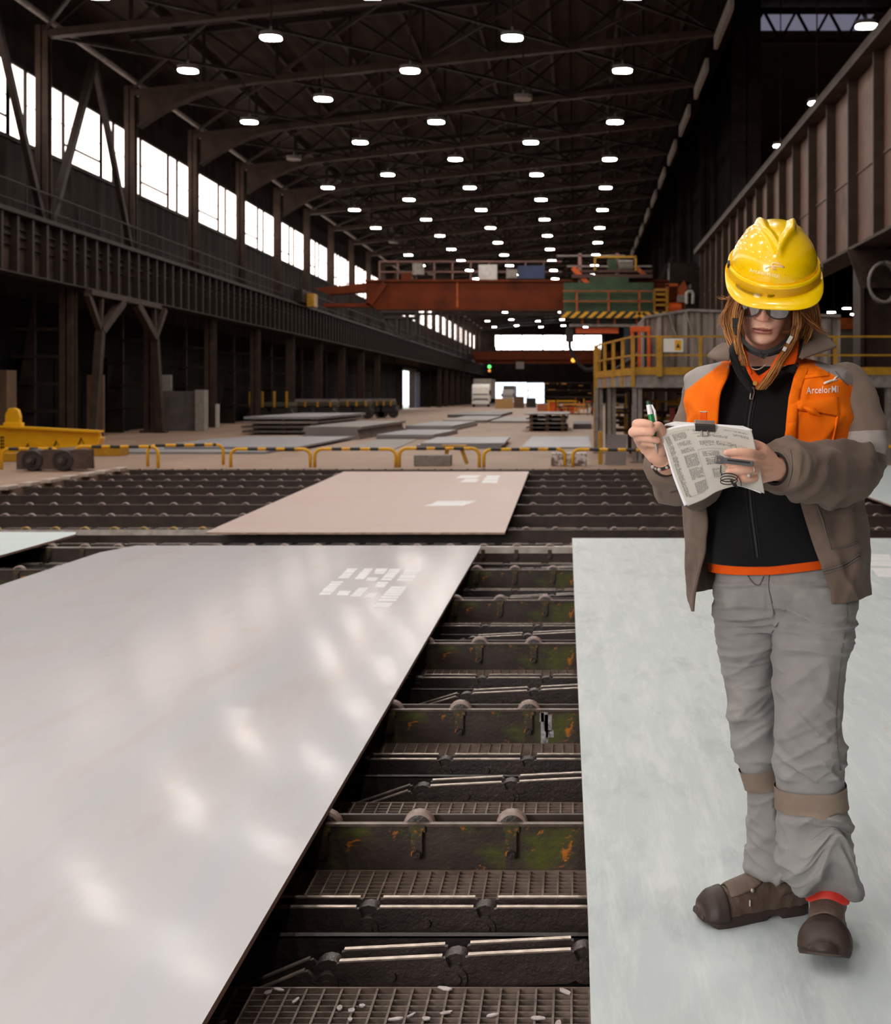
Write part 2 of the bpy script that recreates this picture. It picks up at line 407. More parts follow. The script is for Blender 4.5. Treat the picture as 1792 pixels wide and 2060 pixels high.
# cable loop hanging on the nearest right column
c = at(1775, 560, 26.2)
mb = MB()
for q in range(3):
    pts = [(c.x+.28*math.sin(a)*(1+.12*q), c.y-.12*q, c.z-.1+.42*math.cos(a)+(.5 if False else 0)) for a in [2*math.pi*i/18 for i in range(19)]]
    mb.tube(pts, .035, 6)
tag(mb.build('cable_coil', M['grey_paint'], smooth=True), 'grey cable coil hanging on the heavy right column behind the worker', 'cable')
# roof trusses
def chord(x): return EAVE-.25 + (x-XL)*.105
tm = None
for k in range(-1, 24):
    y = D0+BAY*k
    t = thing('roof_truss', ('dark lattice roof truss above the lamps, %s from the camera' % ordn[k+1] if k < 9 else 'far dark lattice roof truss above the distant lamps'), 'truss', (0, y, 0), 'roof trusses')
    if tm is None:
        bc = MB(); bc.bar((XL, 0, chord(XL)), (4.9, 0, chord(4.9)), .3, .22); bc = bc.mesh('bottom_chord', M['steel_brown'])
        tc = MB(); tc.bar((XL, 0, zroof(XL)-.3), (4.9, 0, zroof(4.9)-.3), .25, .2); tc = tc.mesh('top_chord', M['steel_dark'])
        wb = MB(); nseg = 8
        for i in range(nseg):
            xa = XL+(4.9-XL)*i/nseg; xb = XL+(4.9-XL)*(i+1)/nseg
            wb.bar((xa, 0, chord(xa)), (xb, 0, zroof(xb)-.3), .1, .1); wb.bar((xb, 0, chord(xb)), (xa, .12, zroof(xa)-.3), .1, .1)
            wb.bar((xb, 0, chord(xb)), (xb, 0, zroof(xb)-.3), .1, .1)
        wb = wb.mesh('truss_web', M['steel_dark'])
        hn = MB(); pts = []
        for i in range(9):
            a = i/8; x = XL+.3+3.6*a; pts.append((x, chord(x)-.1-1.1*(1-a)**2))
        hn.prism(pts+[(XL+3.9, chord(XL+3.9)), (XL+.3, chord(XL))], 1, -.05, .05)
        for a, b in zip(pts[:-1], pts[1:]): hn.bar((a[0], 0, a[1]), (b[0], 0, b[1]), .06, .45, up=(0,1,0))
        hn = hn.mesh('haunch', M['steel_brown'])
        br = MB(); 
        for i in range(4):
            xa = XL+(4.9-XL)*i/4; xb = XL+(4.9-XL)*(i+1)/4
            br.bar((xa, 0, chord(xa)), (xb, BAY, chord(xb)), .09, .09); br.bar((xb, 0, chord(xb)+.12), (xa, BAY, chord(xa)+.12), .09, .09)
        br = br.mesh('wind_brace', M['steel_dark']); tm = 1
    link('bottom_chord', bc, t); link('top_chord', tc, t); link('truss_web', wb, t); (link('haunch', hn, t) if 1 <= k <= 4 else None); link('wind_brace', br, t)
# side bay truss seen against its roof light
t = thing('side_truss', 'lattice truss below the pale roof light of the side bay', 'truss', (0, 57.2, 0))
MB().bar((7.9,0,17.6),(20,0,17.6),.25,.25).build('chord', M['steel_dark'], t); MB().bar((7.9,0,19.0),(20,0,19.0),.25,.25).build('chord', M['steel_dark'], t)
for i in range(8):
    MB().bar((7.9+i*1.5,0,17.6),(8.65+i*1.5,0,19.0),.12,.12).build('diagonal', M['steel_dark'], t); MB().bar((8.65+i*1.5,0,19.0),(9.4+i*1.5,0,17.6),.12,.12).build('diagonal', M['steel_dark'], t)
for k in range(0, 10):
    o = MB().box((0,0,0),(.12,4.4,.45)).build('valley_gutter', M['grey_paint']); o.location = (4.72, D0+BAY*k+3.55, 13.2)
    tag(o, 'pale gutter length along the roof valley, %s from the camera' % ordn[k], 'gutter', 'roof valley gutters')
# ---------------------------------------------------------------- lamps
M['lamp_body'] = pm('lamp_housing', srgb(120,112,108), srgb(96,90,86), .5, scale=8)
M['lens'] = emit('lit_lamp_lens', (1.0, .93, .86, 1), LAMP_POWER)
M['lens_off'] = pm('unlit_lamp_lens', srgb(190,182,178), srgb(170,160,158), .4)
def rr(w, d, r_, n=4):
    out = []
    for cx, cy, a0 in ((w/2-r_, d/2-r_, 0), (-w/2+r_, d/2-r_, 90), (-w/2+r_, -d/2+r_, 180), (w/2-r_, -d/2+r_, 270)):
        for i in range(n+1):
            a = R(a0+90*i/n); out.append((cx+r_*math.cos(a), cy+r_*math.sin(a)))
    return out
def slab(w, d, r_, z0, z1): return MB().prism(rr(w, d, r_), 2, z0, z1)
lens = slab(.56, .52, .2, -.03, .0); 
le_on = lens.mesh('lamp_lens', M['lens']); le_off = lens.mesh('lamp_lens', M['lens_off'])
hs = slab(.6, .56, .22, 0, .12); hs.bar((0,0,.12),(0,0,.3),.06,.06)
hs = hs.mesh('lamp_housing', M['lamp_body'])
rodm = {}
LZ = CAMZ+9.8
rown = ['leftmost','second from left','middle','second from right','rightmost']
def lamp(x, y, z, on, label, top, group):
    t = thing('ceiling_lamp', label, 'lamp', (x, y, z), group)
    link('lamp_lens', le_on if on else le_off, t); link('lamp_housing', hs, t)
    q = round(top-z, 2)
    if q not in rodm: rodm[q] = MB().cyl((0,0,.3),(0,0,q),.025,6).mesh('hanger_rod', M['steel_dark'])
    link('hanger_rod', rodm[q], t)
for c, (x, dd) in enumerate(((-11.7, 0), (-8.35, -3.45), (-5.0, 0), (-1.74, -3.45), (1.41, 0))):
    for k in range(-9, 22):
        y = 37.5+7.05*k+dd
        if y > 200 or (y > 150 and k % 2): continue
        seen = 2500*9.8/y if y > 0 else 0
        on_ = not ((c == 3 and k == 1) or (c == 0 and k == 2) or (c == 0 and k == 6) or (c == 4 and k == 2 and False) or (c==0 and k in (9,10)))
        vis = y > 30
        if vis:
            i = int((y-30)//7.05)
            lab = '%s hall lamp in the %s roof lamp row, %s from the camera' % ('bright' if on_ else 'dark unlit', rown[c], ordn[min(i, 15)] if i < 15 else 'far end')
        else: lab = 'hall lamp over and behind the camera, outside the picture'
        lamp(x, y, LZ, on_, lab, chord(x), 'high bay hall lamps')
# lamps of the side bay, hung along the right runway and beyond it
for i, (px, py, d, lab) in enumerate(((1742,52,34.5,'nearest lamp beside the right girder top'), (1643,207,42,'second lamp beside the right girder top'), (1570,293,50,'third lamp beside the right girder top'), (1478,393,64,'fourth lamp beside the right girder top, above the helmet'), (1421,468,78,'fifth lamp beside the right girder top'), (1404,495,86,'last lamp beside the right girder top'),
        (1677,645,80,'lowest of the four far lamps in the side bay'), (1672,628,95,'left upper one of the four far lamps in the side bay'), (1703,620,88,'highest of the four far lamps in the side bay'), (1720,632,80,'right one of the four far lamps in the side bay'))):
    p = at(px, py, d); lamp(p.x, p.y, p.z, True, 'bright side bay lamp, '+lab, 19.5, 'side bay lamps')
# ---------------------------------------------------------------- roller and chain table
PT = .045                                   # top of the plates, wheels carry them at .027
PITCH, DB0 = 1.38, 3.795
def beam_mat():
    m, t, b = nt('mossy_beam_steel'); b.inputs['Roughness'].default_value = .5
    v = coords(t); v2 = coords(t, (1, 1, 2.2))
    c = ramp(t, noise(t, v, 6, 5), [(.35, srgb(48,38,34)), (.7, srgb(72,60,52))])
    g = ramp(t, noise(t, v2, 3.6, 5, .62), [(.52, (0,0,0)), (.68, (1,1,1))])
    c = mixc(t, g, c, srgb(80,84,24))
    o = ramp(t, noise(t, coords(t, (1,1,1.5)), 7, 6, .7, .6), [(.6, (0,0,0)), (.65, (1,1,1))])
    c = mixc(t, o, c, srgb(186,110,26))
    t.links.new(c, b.inputs['Base Color']); bump(t, b, noise(t, v, 60, 4), .25); return m
M['beam'] = beam_mat()
M['beam_far'] = pm('brown_far_beam', srgb(50,38,33), srgb(70,55,48), .5, scale=5, c3=srgb(92,62,46), s3=.8, lo3=.55, hi3=.75)
M['beam_edge'] = pm('worn_beam_edge', srgb(120,104,96), srgb(90,76,68), .38, scale=20, metal=.4)
M['grease'] = pm('greasy_chain_steel', srgb(42,34,32), srgb(60,50,47), .36, scale=14, bmp=.35, bscale=90, spec=.6)
M['grease_matte'] = pm('greasy_channel_steel', srgb(38,31,29), srgb(52,43,40), .5, scale=8, bmp=.4, bscale=50)
M['polished'] = pm('polished_link_edge', srgb(206,190,178), srgb(160,146,136), .3, metal=.7, scale=30)
M['wheel'] = pm('worn_roller_rim', srgb(165,142,132), srgb(130,110,102), .45, scale=20)
M['wheel_yellow'] = pm('yellow_roller_rim', srgb(190,150,50), srgb(150,118,40), .45, scale=20)
M['grate'] = pm('grating_steel', srgb(140,122,110), srgb(108,92,82), .5, scale=12, metal=.2)
M['grate_dirty'] = pm('dirty_grating_steel', srgb(128,112,102), srgb(84,72,66), .6, scale=25)
M['debris'] = pm('scale_dust_under_grating', srgb(160,142,133), srgb(104,90,83), .9, scale=40, c3=srgb(190,176,170), s3=22)
# plate outlines on their level (x, y), used also to leave out rollers nobody can see
PL = {
 'left':  [(-3.86,-1.5),(-.74,-1.5),(-.752,2.5),(-.79,10.2),(-.80,10.46),(-3.7,10.46),(-3.83,10.0)],
 'right': [(.035,-1.5),(3.3,-1.5),(3.3,11.0),(-.032,11.0),(.0,6.5),(.03,3.0)],
 'far':   [(-3.42,11.46),(-.655,11.46),(-.775,20.6),(-3.84,20.6)],
 'corner':[(-8.2,1.5),(-4.52,1.5),(-4.55,11.3),(-4.62,11.5),(-8.2,11.5)],
 'side':  [(3.62,12.5),(6.6,12.5),(6.5,22.4),(3.70,22.4)]}
def inside(poly, x, y, mg=.12):
    n = len(poly); s = 0
    best = 1e9; ins = False
    for i in range(n):
        x0, y0 = poly[i]; x1, y1 = poly[(i+1) % n]
        if (y0 > y) != (y1 > y) and x < (x1-x0)*(y-y0)/(y1-y0)+x0: ins = not ins
        dx, dy = x1-x0, y1-y0; q = max(0, min(1, ((x-x0)*dx+(y-y0)*dy)/(dx*dx+dy*dy)))
        best = min(best, math.hypot(x-x0-q*dx, y-y0-q*dy))
    return ins and best > mg
def covered(x, y, mg=.22): return any(inside(p, x, y, mg) for p in PL.values())
def view(x, y, mg=60):       # roughly inside the picture
    if y < 2.3: return False
    px = VX+x/y*FPX; return -mg < px < 1792+mg
# shared meshes
wh = MB(); n = 20
prof = [(.018,-.022),(.041,-.022),(.05,-.017),(.05,.017),(.041,.022),(.018,.022)]
wh.rings([[(r_*math.cos(2*math.pi*j/n), yy, r_*math.sin(2*math.pi*j/n)) for j in range(n)] for r_, yy in prof])
wh.m = [1 if (q//n in (0, 4) or q >= 5*n) else 0 for q in range(len(wh.f))]
wheel_me = wh.mesh('roller_wheel', [M['wheel'], M['grease']], smooth=True); wheel_me.set_sharp_from_angle(angle=R(30))
wy_me = wh.mesh('roller_wheel', [M['wheel_yellow'], M['grease']], smooth=True); wy_me.set_sharp_from_angle(angle=R(30))
bk = MB().box((0,-.009,-.055),(.034,.018,.075)).box((0,-.005,-.012),(.05,.01,.02))
br_me = bk.mesh('axle_bracket', M['beam']); bo_me = MB().tube([(0,-.03,-.085),(0,-.018,-.085)], .014, 6).mesh('bolt', M['grease'])
nbeam = 0
XB0, XB1 = -7.8, 9.1
def rank(i): return (['nearest','second','third','fourth','fifth','sixth','seventh','eighth','ninth','tenth','eleventh','twelfth','thirteenth','farthest'])[min(i,13)]
PALE = {7: M['white_metal']}
M['pale_edge'] = pm('pale_worn_flange', srgb(214,204,196), srgb(176,164,154), .5, scale=9, st=(1,1,1))
for k in range(0, 14):
    y = DB0+PITCH*k
    t = thing('roller_beam', 'mossy steel roller beam across the table, %s from the camera' % rank(k), 'roller beam', (0, y, 0), 'roller beams of the transfer table')
    xb0 = XB0 + (.30*max(0,k-5))*0
    pl = MB().bb((xb0, 0, -.15), (XB1, .014, -.006)).bb((xb0,0,-.5),(XB1,.014,-.15)).build('front_plate', M['beam'] if k < 5 else M['beam_far'], t)
    MB().bb((xb0, -.006, -.006), (XB1, .016, .002)).build('top_edge', M['pale_edge'] if k in (5,) else M['beam_edge'], t)
    MB().bb((xb0, .085, -.5), (XB1, .1, .0)).build('rear_plate', M['beam_far'], t)
    if k == 5: MB().bb((-1.2, -.012, -.05), (.3, -.004, .002)).bb((-1.2,-.012,.002),(.3,.05,.006)).build('pale_strip', M['pale_edge'], t)['label'] = 'pale worn strip on the beam'
    if k == 6: MB().bb((-7.2, -.012, -.05), (-3.1, -.004, .002)).build('pale_strip', M['pale_edge'], t)['label'] = 'pale worn strip on the beam'
    for j in range(-27, 32):
        x = -.484+.287*j + .03*math.sin(k*2.1)*(k > 1)
        if x < xb0+.1 or covered(x, y+.05) or not view(x, y): continue
        w = link('roller_wheel', wy_me if (k == 5 and x < -3.2 and False) or (k == 6 and x < -2) else wheel_me, t); w.location = (x, .05, -.023)
        if y < 12:
            b = link('axle_bracket', br_me, t); b.location = (x, 0, 0)
            o = link('bolt', bo_me, b)
# drag chains: side plates with bright top edges, pins
LK = .32
def linkmesh(two=True):
    a = MB()
    for yy in (0, .066):
        pts = [(-.15,0),(-.135,.035),(-.115,.04),(.115,.04),(.135,.035),(.15,0),(.135,-.035),(.115,-.042),(-.115,-.042),(-.135,-.035)]
        a.mi = 0; a.prism(pts, 1, yy-.007, yy+.007)
        a.mi = 1; a.bb((-.128, yy-.0075, .0385), (.128, yy+.0075, .0425))
    return a.mesh('chain_link', [M['grease'], M['polished']])
lk_me = linkmesh()
pn = MB(); pn.cyl((0,-.02,-.014),(0,.086,-.014),.014,10); pn.cyl((0,-.013,-.014),(0,.079,-.014),.029,14); pn.cyl((0,.01,.0),(0,.056,.0),.04,14)
pn_me = pn.mesh('chain_pin', M['grease'], smooth=True); pn_me.set_sharp_from_angle(angle=R(35))
bl_me = MB().cyl((0,-.016,0),(0,-.006,0),.012,8).mesh('link_stud', M['grease'])
def chain(name, label, grp, y, zf, x0, x1, ph, cond):
    t = thing(name, label, 'chain', (0, y, 0), grp); n = 0
    i0 = int(math.floor((x0-ph)/LK)); i1 = int(math.ceil((x1-ph)/LK))
    for i in range(i0, i1):
        xa = ph+i*LK; xb = xa+LK; xc = (xa+xb)/2
        if not cond(xc, y): continue
        za, zb = zf(xa), zf(xb)
        o = link('chain_link', lk_me, t); o.location = (xc, 0, (za+zb)/2); o.rotation_euler = (0, -math.atan2(zb-za, LK), 0)
        p = link('chain_pin', pn_me, t); p.location = (xa, 0, za)
        if y < 8 and i % 2 == 0:
            s = link('link_stud', bl_me, o); s.location = (.0, 0, .0)
        n += 1
    if n == 0: bpy.data.objects.remove(t)
gap = lambda x, y: -1.25 < x < .35
def seen(x, y): return view(x, y, 120) and not covered(x, y, .3)
for k in range(0, 14):
    yb = DB0+PITCH*k
    ph = {0: -.568, 1: -.503}.get(k, -.5+.11*math.sin(3.3*k))
    chain('drag_chain', 'black greasy upper chain strand lying level before the %s roller beam' % rank(k), 'upper drag chain strands', yb-.395, lambda x: -.13, XB0+.3, XB1, ph, seen)
    def zlow(x, k=k): return -.14+.05*(x+.6) if x > -.62 else -.141+.42*(x+.62)
    if k < 7:
        chain('return_chain', 'black sagging return chain strand sloping down to the left before the %s roller beam' % rank(k), 'lower drag chain strands', yb-.70, zlow, -1.3, .4, ph-.05, gap)
    MB_ = MB().bb((XB0, yb-.50, -.5), (XB1, yb-.485, -.125)).bb((XB0, yb-.50, -.130), (XB1, yb-.478, -.124)).build('chain_channel', M['grease_matte'])
    tag(MB_, 'dark steel channel between the two chain strands before the %s roller beam' % rank(k), 'channel', 'chain channels')
# gratings
for k in range(0, 14):
    yb = DB0+PITCH*k
    for which, y0, y1 in (('rear', yb-PITCH+.11, yb-.76), ('front', yb-.29, yb-.012)):
        near = yb < 9
        if not near and which == 'rear' : continue
        t = thing('floor_grating', ('wide' if which == 'rear' else 'narrow')+' steel walkway grating in the pit, %s of the %s roller beam' % ('well in front' if which == 'rear' else 'just in front', rank(k)), 'grating', (0, y0, -.14), 'pit gratings')
        L = y1-y0; xa, xb = (-1.6, .5) if near else (XB0, XB1)
        if near and yb < 6: xa = -1.3
        dirty = (k == 0 and which == 'rear')
        g = MB()
        n = max(3, int(L/.027))
        for i in range(n+1): g.bb((xa, L*i/n-.0018, -.025), (xb, L*i/n+.0018, 0))
        if near:
            x = xa
            while x < xb: g.bb((x-.0028, 0, -.012), (x+.0028, L, .002)); x += .043
        o = g.build('grating_bars', M['grate_dirty'] if dirty else M['grate'], t); o['kind'] = 'stuff'
        f = MB(); f.bb((xa-.01,-.004,-.03),(xb+.01,.002,.003)); f.bb((xa-.01,L-.002,-.03),(xb+.01,L+.004,.003)); f.build('edge_band', M['grate'], t)
        if which == 'rear' and k in (0, 1):
            f = MB(); f.bb((xa, 0, -.035), (xb, L, -.026)); f.build('dust_layer', M['debris'] if k == 0 else M['grease_matte'], t)
            if k == 0:
                rng = random.Random(3); f = MB()
                for q in range(110):
                    cx, cy = rng.uniform(-.95, .1), rng.uniform(max(0,L-.34), L); a = rng.uniform(0, 6.3); l_ = rng.uniform(.006, .022); w_ = rng.uniform(.004, .009)
                    zz = rng.choice((-.022, .003))
                    pts = [(cx+l_*math.cos(b)*math.cos(a)-w_*math.sin(b)*math.sin(a), cy+l_*math.cos(b)*math.sin(a)+w_*math.sin(b)*math.cos(a)) for b in [2*math.pi*z/7+rng.uniform(-.3,.3) for z in range(7)]]
                    f.prism(pts, 2, zz, zz+.003)
                o = f.build('scale_flakes', pm('pale_scale_flakes', srgb(206,196,196), srgb(150,136,132), .5, scale=30), t); o['kind'] = 'stuff'
# white spray mark on the second beam
b1 = DB0+PITCH
mk = MB(); 
for (x0, x1, z0, z1) in ((-.145,-.115,-.145,-.01), (-.13,-.10,-.09,-.02), (-.15,-.132,-.05,-.012), (-.125,-.092,-.115,-.085)):
    mk.bb((x0, b1-.0012, z0), (x1, b1-.0004, z1))
tg = [o for o in bpy.data.objects if o.name.startswith('roller_beam') and abs(o.location.y-b1) < .01][0]
mo = mk.build('paint_mark', pm('white_spray_paint', srgb(190,186,192), srgb(90,84,84), .6, scale=60), tg); mo.location = (0, -b1, 0); mo['label'] = 'white sprayed paint mark'
# ---------------------------------------------------------------- steel plates
def plate_mat(name, base, tint, dark, rough=.5, coat=.35, crough=.16, streak=(.25,1.6,1), edge=None, rust=None):
    m, t, b = nt(name); b.inputs['Roughness'].default_value = rough
    v = coords(t); vs = coords(t, streak)
    n1 = noise(t, vs, 1.6, 5, .6, .3)
    c = ramp(t, n1, [(.3, base), (.7, tint)])
    n2 = noise(t, coords(t, (streak[0]*.7, streak[1]*1.6, 1)), 3.2, 6, .7, .4)
    k = ramp(t, n2, [(.52, (0,0,0)), (.78, (.75,.75,.75))])
    c = mixc(t, k, c, dark)
    if rust is not None:
        # rust freckles and bare streaks on the plate
        n3 = noise(t, coords(t, (9,3.5,1)), 2.2, 6, .75); kk = ramp(t, n3, [(.6, (0,0,0)), (.66, (.8,.8,.8))])
        n4 = t.nodes.new('ShaderNodeSeparateXYZ'); t.links.new(v, n4.inputs[0])
        e = ramp(t, n4.outputs['X'], [(.03, (0,0,0)), (.05, (1,1,1)), (.12, (1,1,1)), (.17, (0,0,0))])
        mm = t.nodes.new('ShaderNodeMath'); mm.operation = 'MULTIPLY'; t.links.new(kk, mm.inputs[0]); t.links.new(e, mm.inputs[1])
        c = mixc(t, mm.outputs[0], c, rust)
        n5 = noise(t, coords(t, (6,.8,1)), 2.2, 9, .8, .3); k5 = ramp(t, n5, [(.47, (0,0,0)), (.64, (.5,.5,.5))])
        c = mixc(t, k5, c, srgb(228,232,232))
    t.links.new(c, b.inputs['Base Color'])
    b.inputs['Roughness'].default_value = crough; b.inputs['Specular IOR Level'].default_value = coat; b.inputs['Anisotropic'].default_value = .85
    tg = t.nodes.new('ShaderNodeCombineXYZ'); tg.inputs[0].default_value = 1; t.links.new(tg.outputs[0], b.inputs['Tangent'])   # rolled surface: gloss spreads across the rolling direction
    bump(t, b, noise(t, coords(t, (.45,1.5,1)), 2.2, 3, .5), .03, .05)
    return m
M['plate_left'] = plate_mat('mill_grey_plate', srgb(212,207,208), srgb(203,205,210), srgb(202,190,187),   .55, .022, .14, streak=(1.5,.16,1))
M['plate_right'] = plate_mat('pale_blasted_plate', srgb(194,204,206), srgb(204,214,216), srgb(158,168,171), .6, .3, .5, rust=srgb(206,168,144), streak=(1.8,.3,1))
M['plate_far'] = plate_mat('pinkish_mill_plate', srgb(184,152,140), srgb(180,160,151), srgb(164,136,124), .5, .35, .45)
M['plate_corner'] = plate_mat('bluish_white_plate', srgb(206,220,222), srgb(214,226,228), srgb(196,212,216), .5, .3, .45)
M['plate_edge'] = pm('plate_cut_edge', srgb(206,172,156), srgb(170,142,130), .5, scale=12, metal=.3)
M['paint_white'] = pm('white_stencil_paint', srgb(250,250,250), srgb(230,232,234), .6, scale=40)
def plate(name, poly, mat, label, warp=None, z1=PT, th=.018, curl=None):
    xs = [p[0] for p in poly]; ys = [p[1] for p in poly]; cy = sum(ys)/len(ys); cx = sum(xs)/len(xs)
    bm = bmesh.new(); vs = [bm.verts.new((x-cx, y-cy, 0)) for x, y in poly]; f = bm.faces.new(vs)
    for i in range(12):
        yy = min(ys)+(max(ys)-min(ys))*(i+1)/13-cy
        bmesh.ops.bisect_plane(bm, geom=bm.verts[:]+bm.edges[:]+bm.faces[:], plane_co=(0,yy,0), plane_no=(0,1,0))
    for i in range(7):
        xx = min(xs)+(max(xs)-min(xs))*(i+1)/8-cx
        bmesh.ops.bisect_plane(bm, geom=bm.verts[:]+bm.edges[:]+bm.faces[:], plane_co=(xx,0,0), plane_no=(1,0,0))
    if warp:
        for v in bm.verts: v.co.z += warp(v.co.x+cx, v.co.y+cy)
    r_ = bmesh.ops.extrude_face_region(bm, geom=bm.faces[:])
    for e in r_['geom']:
        if isinstance(e, bmesh.types.BMVert): e.co.z += th
    bm.normal_update()
    bmesh.ops.recalc_face_normals(bm, faces=bm.faces[:])
    for f in bm.faces: f.material_index = 0 if abs(f.normal.z) > .7 else 1
    me = bpy.data.meshes.new(name); bm.to_mesh(me); bm.free(); me.materials.append(mat); me.materials.append(M['plate_edge'])
    ob = link(name, me); ob.location = (cx, cy, z1-th); tag(ob, label, 'steel plate'); return ob
p_left = plate('steel_plate', PL['left'], M['plate_left'], 'large smooth grey steel plate filling the left foreground with white stencil marks')
p_right = plate('steel_plate', PL['right'], M['plate_right'], 'pale streaked steel plate that the worker stands on')
p_far = plate('steel_plate', PL['far'], M['plate_far'], 'pinkish steel plate lying farther back in the middle of the roller table')
p_corner = plate('steel_plate', PL['corner'], M['plate_corner'], 'bluish white steel plate whose corner shows at the left picture edge')
p_side = plate('steel_plate', PL['side'], M['plate_corner'], 'white steel plate showing behind the elbow of the worker')
# stencil paint, read off as blocks of unreadable print
def mark(ob, quads, plate_z=PT, bars=6, h=.0006):
    rng = random.Random(5)
    for q in quads:
        g = MB(); A, B, C_, D = [on(px, py, plate_z) for px, py in q]
        for i in range(bars):
            a0, a1 = (i+.04)/bars, (i+.04+rng.uniform(.72, .98))/bars
            s0, s1 = rng.uniform(0, .06), 1-rng.uniform(0, .06)
            P = [A.lerp(B, s0).lerp(D.lerp(C_, s0), a) if w else A.lerp(B, s1).lerp(D.lerp(C_, s1), a) for a, w in ((a0, 1), (a0, 0), (a1, 0), (a1, 1))]
            P = [p-ob.location for p in P]
            top = [(p.x, p.y, p.z+h) for p in P]; bot = [(p.x, p.y, p.z-.0002) for p in P]
            g.add(bot+top, [(3,2,1,0),(4,5,6,7),(0,1,5,4),(1,2,6,5),(2,3,7,6),(3,0,4,7)])
        o = g.build('stencil_mark', M['paint_white'], ob); o['label'] = 'block of white stencilled print'
def cq(pts): return [(600+x*.1674, 1110+y*.1674) for x, y in pts]
mark(p_left, [cq(q) for q in (
 [(590,200),(722,200),(600,320),(470,322)], [(790,200),(905,200),(790,330),(672,328)], [(930,200),(1083,200),(1030,270),(905,265)],
 [(1095,205),(1238,205),(1118,345),(985,342)], [(1295,205),(1482,205),(1380,350),(1175,348)], [(825,308),(965,310),(930,352),(805,350)],
 [(400,353),(545,355),(385,518),(232,520)], [(950,362),(1090,362),(1030,432),(905,430)], [(720,432),(850,432),(745,540),(620,535)],
 [(490,468),(640,470),(600,525),(450,522)], [(840,495),(960,497),(905,556),(778,555)], [(1110,415),(1305,418),(1175,598),(945,596)], [(935,612),(1145,615),(1100,665),(880,662)])])
mark(p_far, [[(925,956),(970,956),(960,962),(915,962)], [(978,956),(1006,956),(1000,972),(968,972)], [(935,963),(965,963),(958,970),(925,970)], [(880,1008),(960,1007),(935,1017),(850,1018)]], bars=3)
mark(p_right, [[(1735,1115),(1792,1115),(1800,1140),(1742,1138)], [(1750,1143),(1810,1143),(1820,1162),(1765,1160)]], bars=5)
# ---------------------------------------------------------------- hoops, lifting gear, plate stacks, platform, crane, trucks
def striped(mb, pts, r, n=8, seg=.16, flip=0):
    # tube in alternating yellow and black lengths along its level run
    pts = [Vector(p) for p in pts]; acc = 0
    for a, b in zip(pts[:-1], pts[1:]):
        L = (b-a).length; k = max(1, int(L/.03))
        for i in range(k):
            mb.mi = int((acc+L*i/k)/seg+flip) % 2
            mb.tube([a.lerp(b, i/k), a.lerp(b, (i+1)/k)], r, n, cap=(i == 0 or i == k-1))
        acc += L
def hoop(px0, px1, d, h, label, dep=0, split=(0,1)):
    a = at(px0, 795, d); b = at(px1, 795, d+dep); w = (b-a).length; r_ = .13
    t = thing('hoop_barrier', label, 'barrier', (a.x, a.y, 0), 'yellow hoop barriers'); 
    u = Vector((b.x-a.x, b.y-a.y, 0))/w
    L = [Vector((0,0,0)), Vector((0,0,h-r_))]+[Vector((0,0,h-r_))+u*(r_-r_*math.cos(q))+Vector((0,0,r_*math.sin(q))) for q in [math.pi/2*i/6 for i in range(1,7)]]
    Rr = [Vector(u*w-p.dot(u)*u+Vector((0,0,p.z))) for p in L]
    MB().tube(L, .03, 8).build('post', M['yellow'], t, smooth=True); MB().tube(Rr, .03, 8).build('post', M['yellow'], t, smooth=True)
    m = MB(); striped(m, [L[-1], Rr[-1]], .03, seg=.17, flip=random.randint(0,1)); m.build('striped_rail', [M['yellow'], M['black_paint']], t, smooth=True)
hoop(3, 120, 21.95, .36, 'yellow hoop barrier half hidden behind the wheel set')
hoop(150, 318, 22.4, .38, 'long low striped hoop barrier right of the wheel set')
hoop(297, 449, 22.9, .38, 'striped hoop barrier doubled up with the one right of the wheel set', .5)
hoop(464, 624, 22.6, .33, 'striped hoop barrier in front of the bare floor left of the pink plate')
hoop(633, 796, 22.6, .33, 'striped hoop barrier just left of the concrete block')
hoop(803, 964, 22.6, .34, 'striped hoop barrier with the concrete block behind it')
hoop(973, 1136, 22.6, .32, 'striped hoop barrier between the concrete block and the marbled block', .2)
hoop(1152, 1335, 22.7, .32, 'striped hoop barrier in front of the leaning steel sheet', -.3)
hoop(1765, 1900, 22.9, .36, 'yellow hoop barrier at the right picture edge beside the elbow')
M['concrete'] = pm('grey_concrete_block', srgb(150,144,138), srgb(128,120,114), .8, scale=8)
M['marbled'] = pm('marbled_white_block', srgb(226,220,216), srgb(120,100,90), .7, scale=9, lo=.45, hi=.55)
def blk(name, px0, px1, d, z0, z1, dep, mat, label, cat, bevel=.012, group=None):
    a, b = at(px0, 795, d), at(px1, 795, d)
    o = MB().box(((0), dep/2, (z1-z0)/2), (b.x-a.x, dep, z1-z0)).build(name, mat, None, bevel=bevel); o.location = ((a.x+b.x)/2, d, z0)
    return tag(o, label, cat, group)
blk('concrete_block', 832, 906, 23.0, 0, .2, .35, M['concrete'], 'low grey concrete block behind the hoop barrier', 'block')
blk('marbled_block', 1108, 1180, 23.0, 0, .24, .4, M['marbled'], 'white stained block behind the hoop barrier near the platform', 'block')
t = thing('trestle', 'small yellow trestle standing behind the concrete block', 'trestle', (at(914,795,23.8).x, 23.8, 0))
MB().bb((-.24,-.08,.26),(.24,.08,.36)).build('top_beam', M['yellow_dark'], t, bevel=.01)
for s in (-1, 1): MB().bar((.14*s,0,.27),(.2*s+.04,0,0),.07,.07).build('leg', M['yellow_dark'], t)
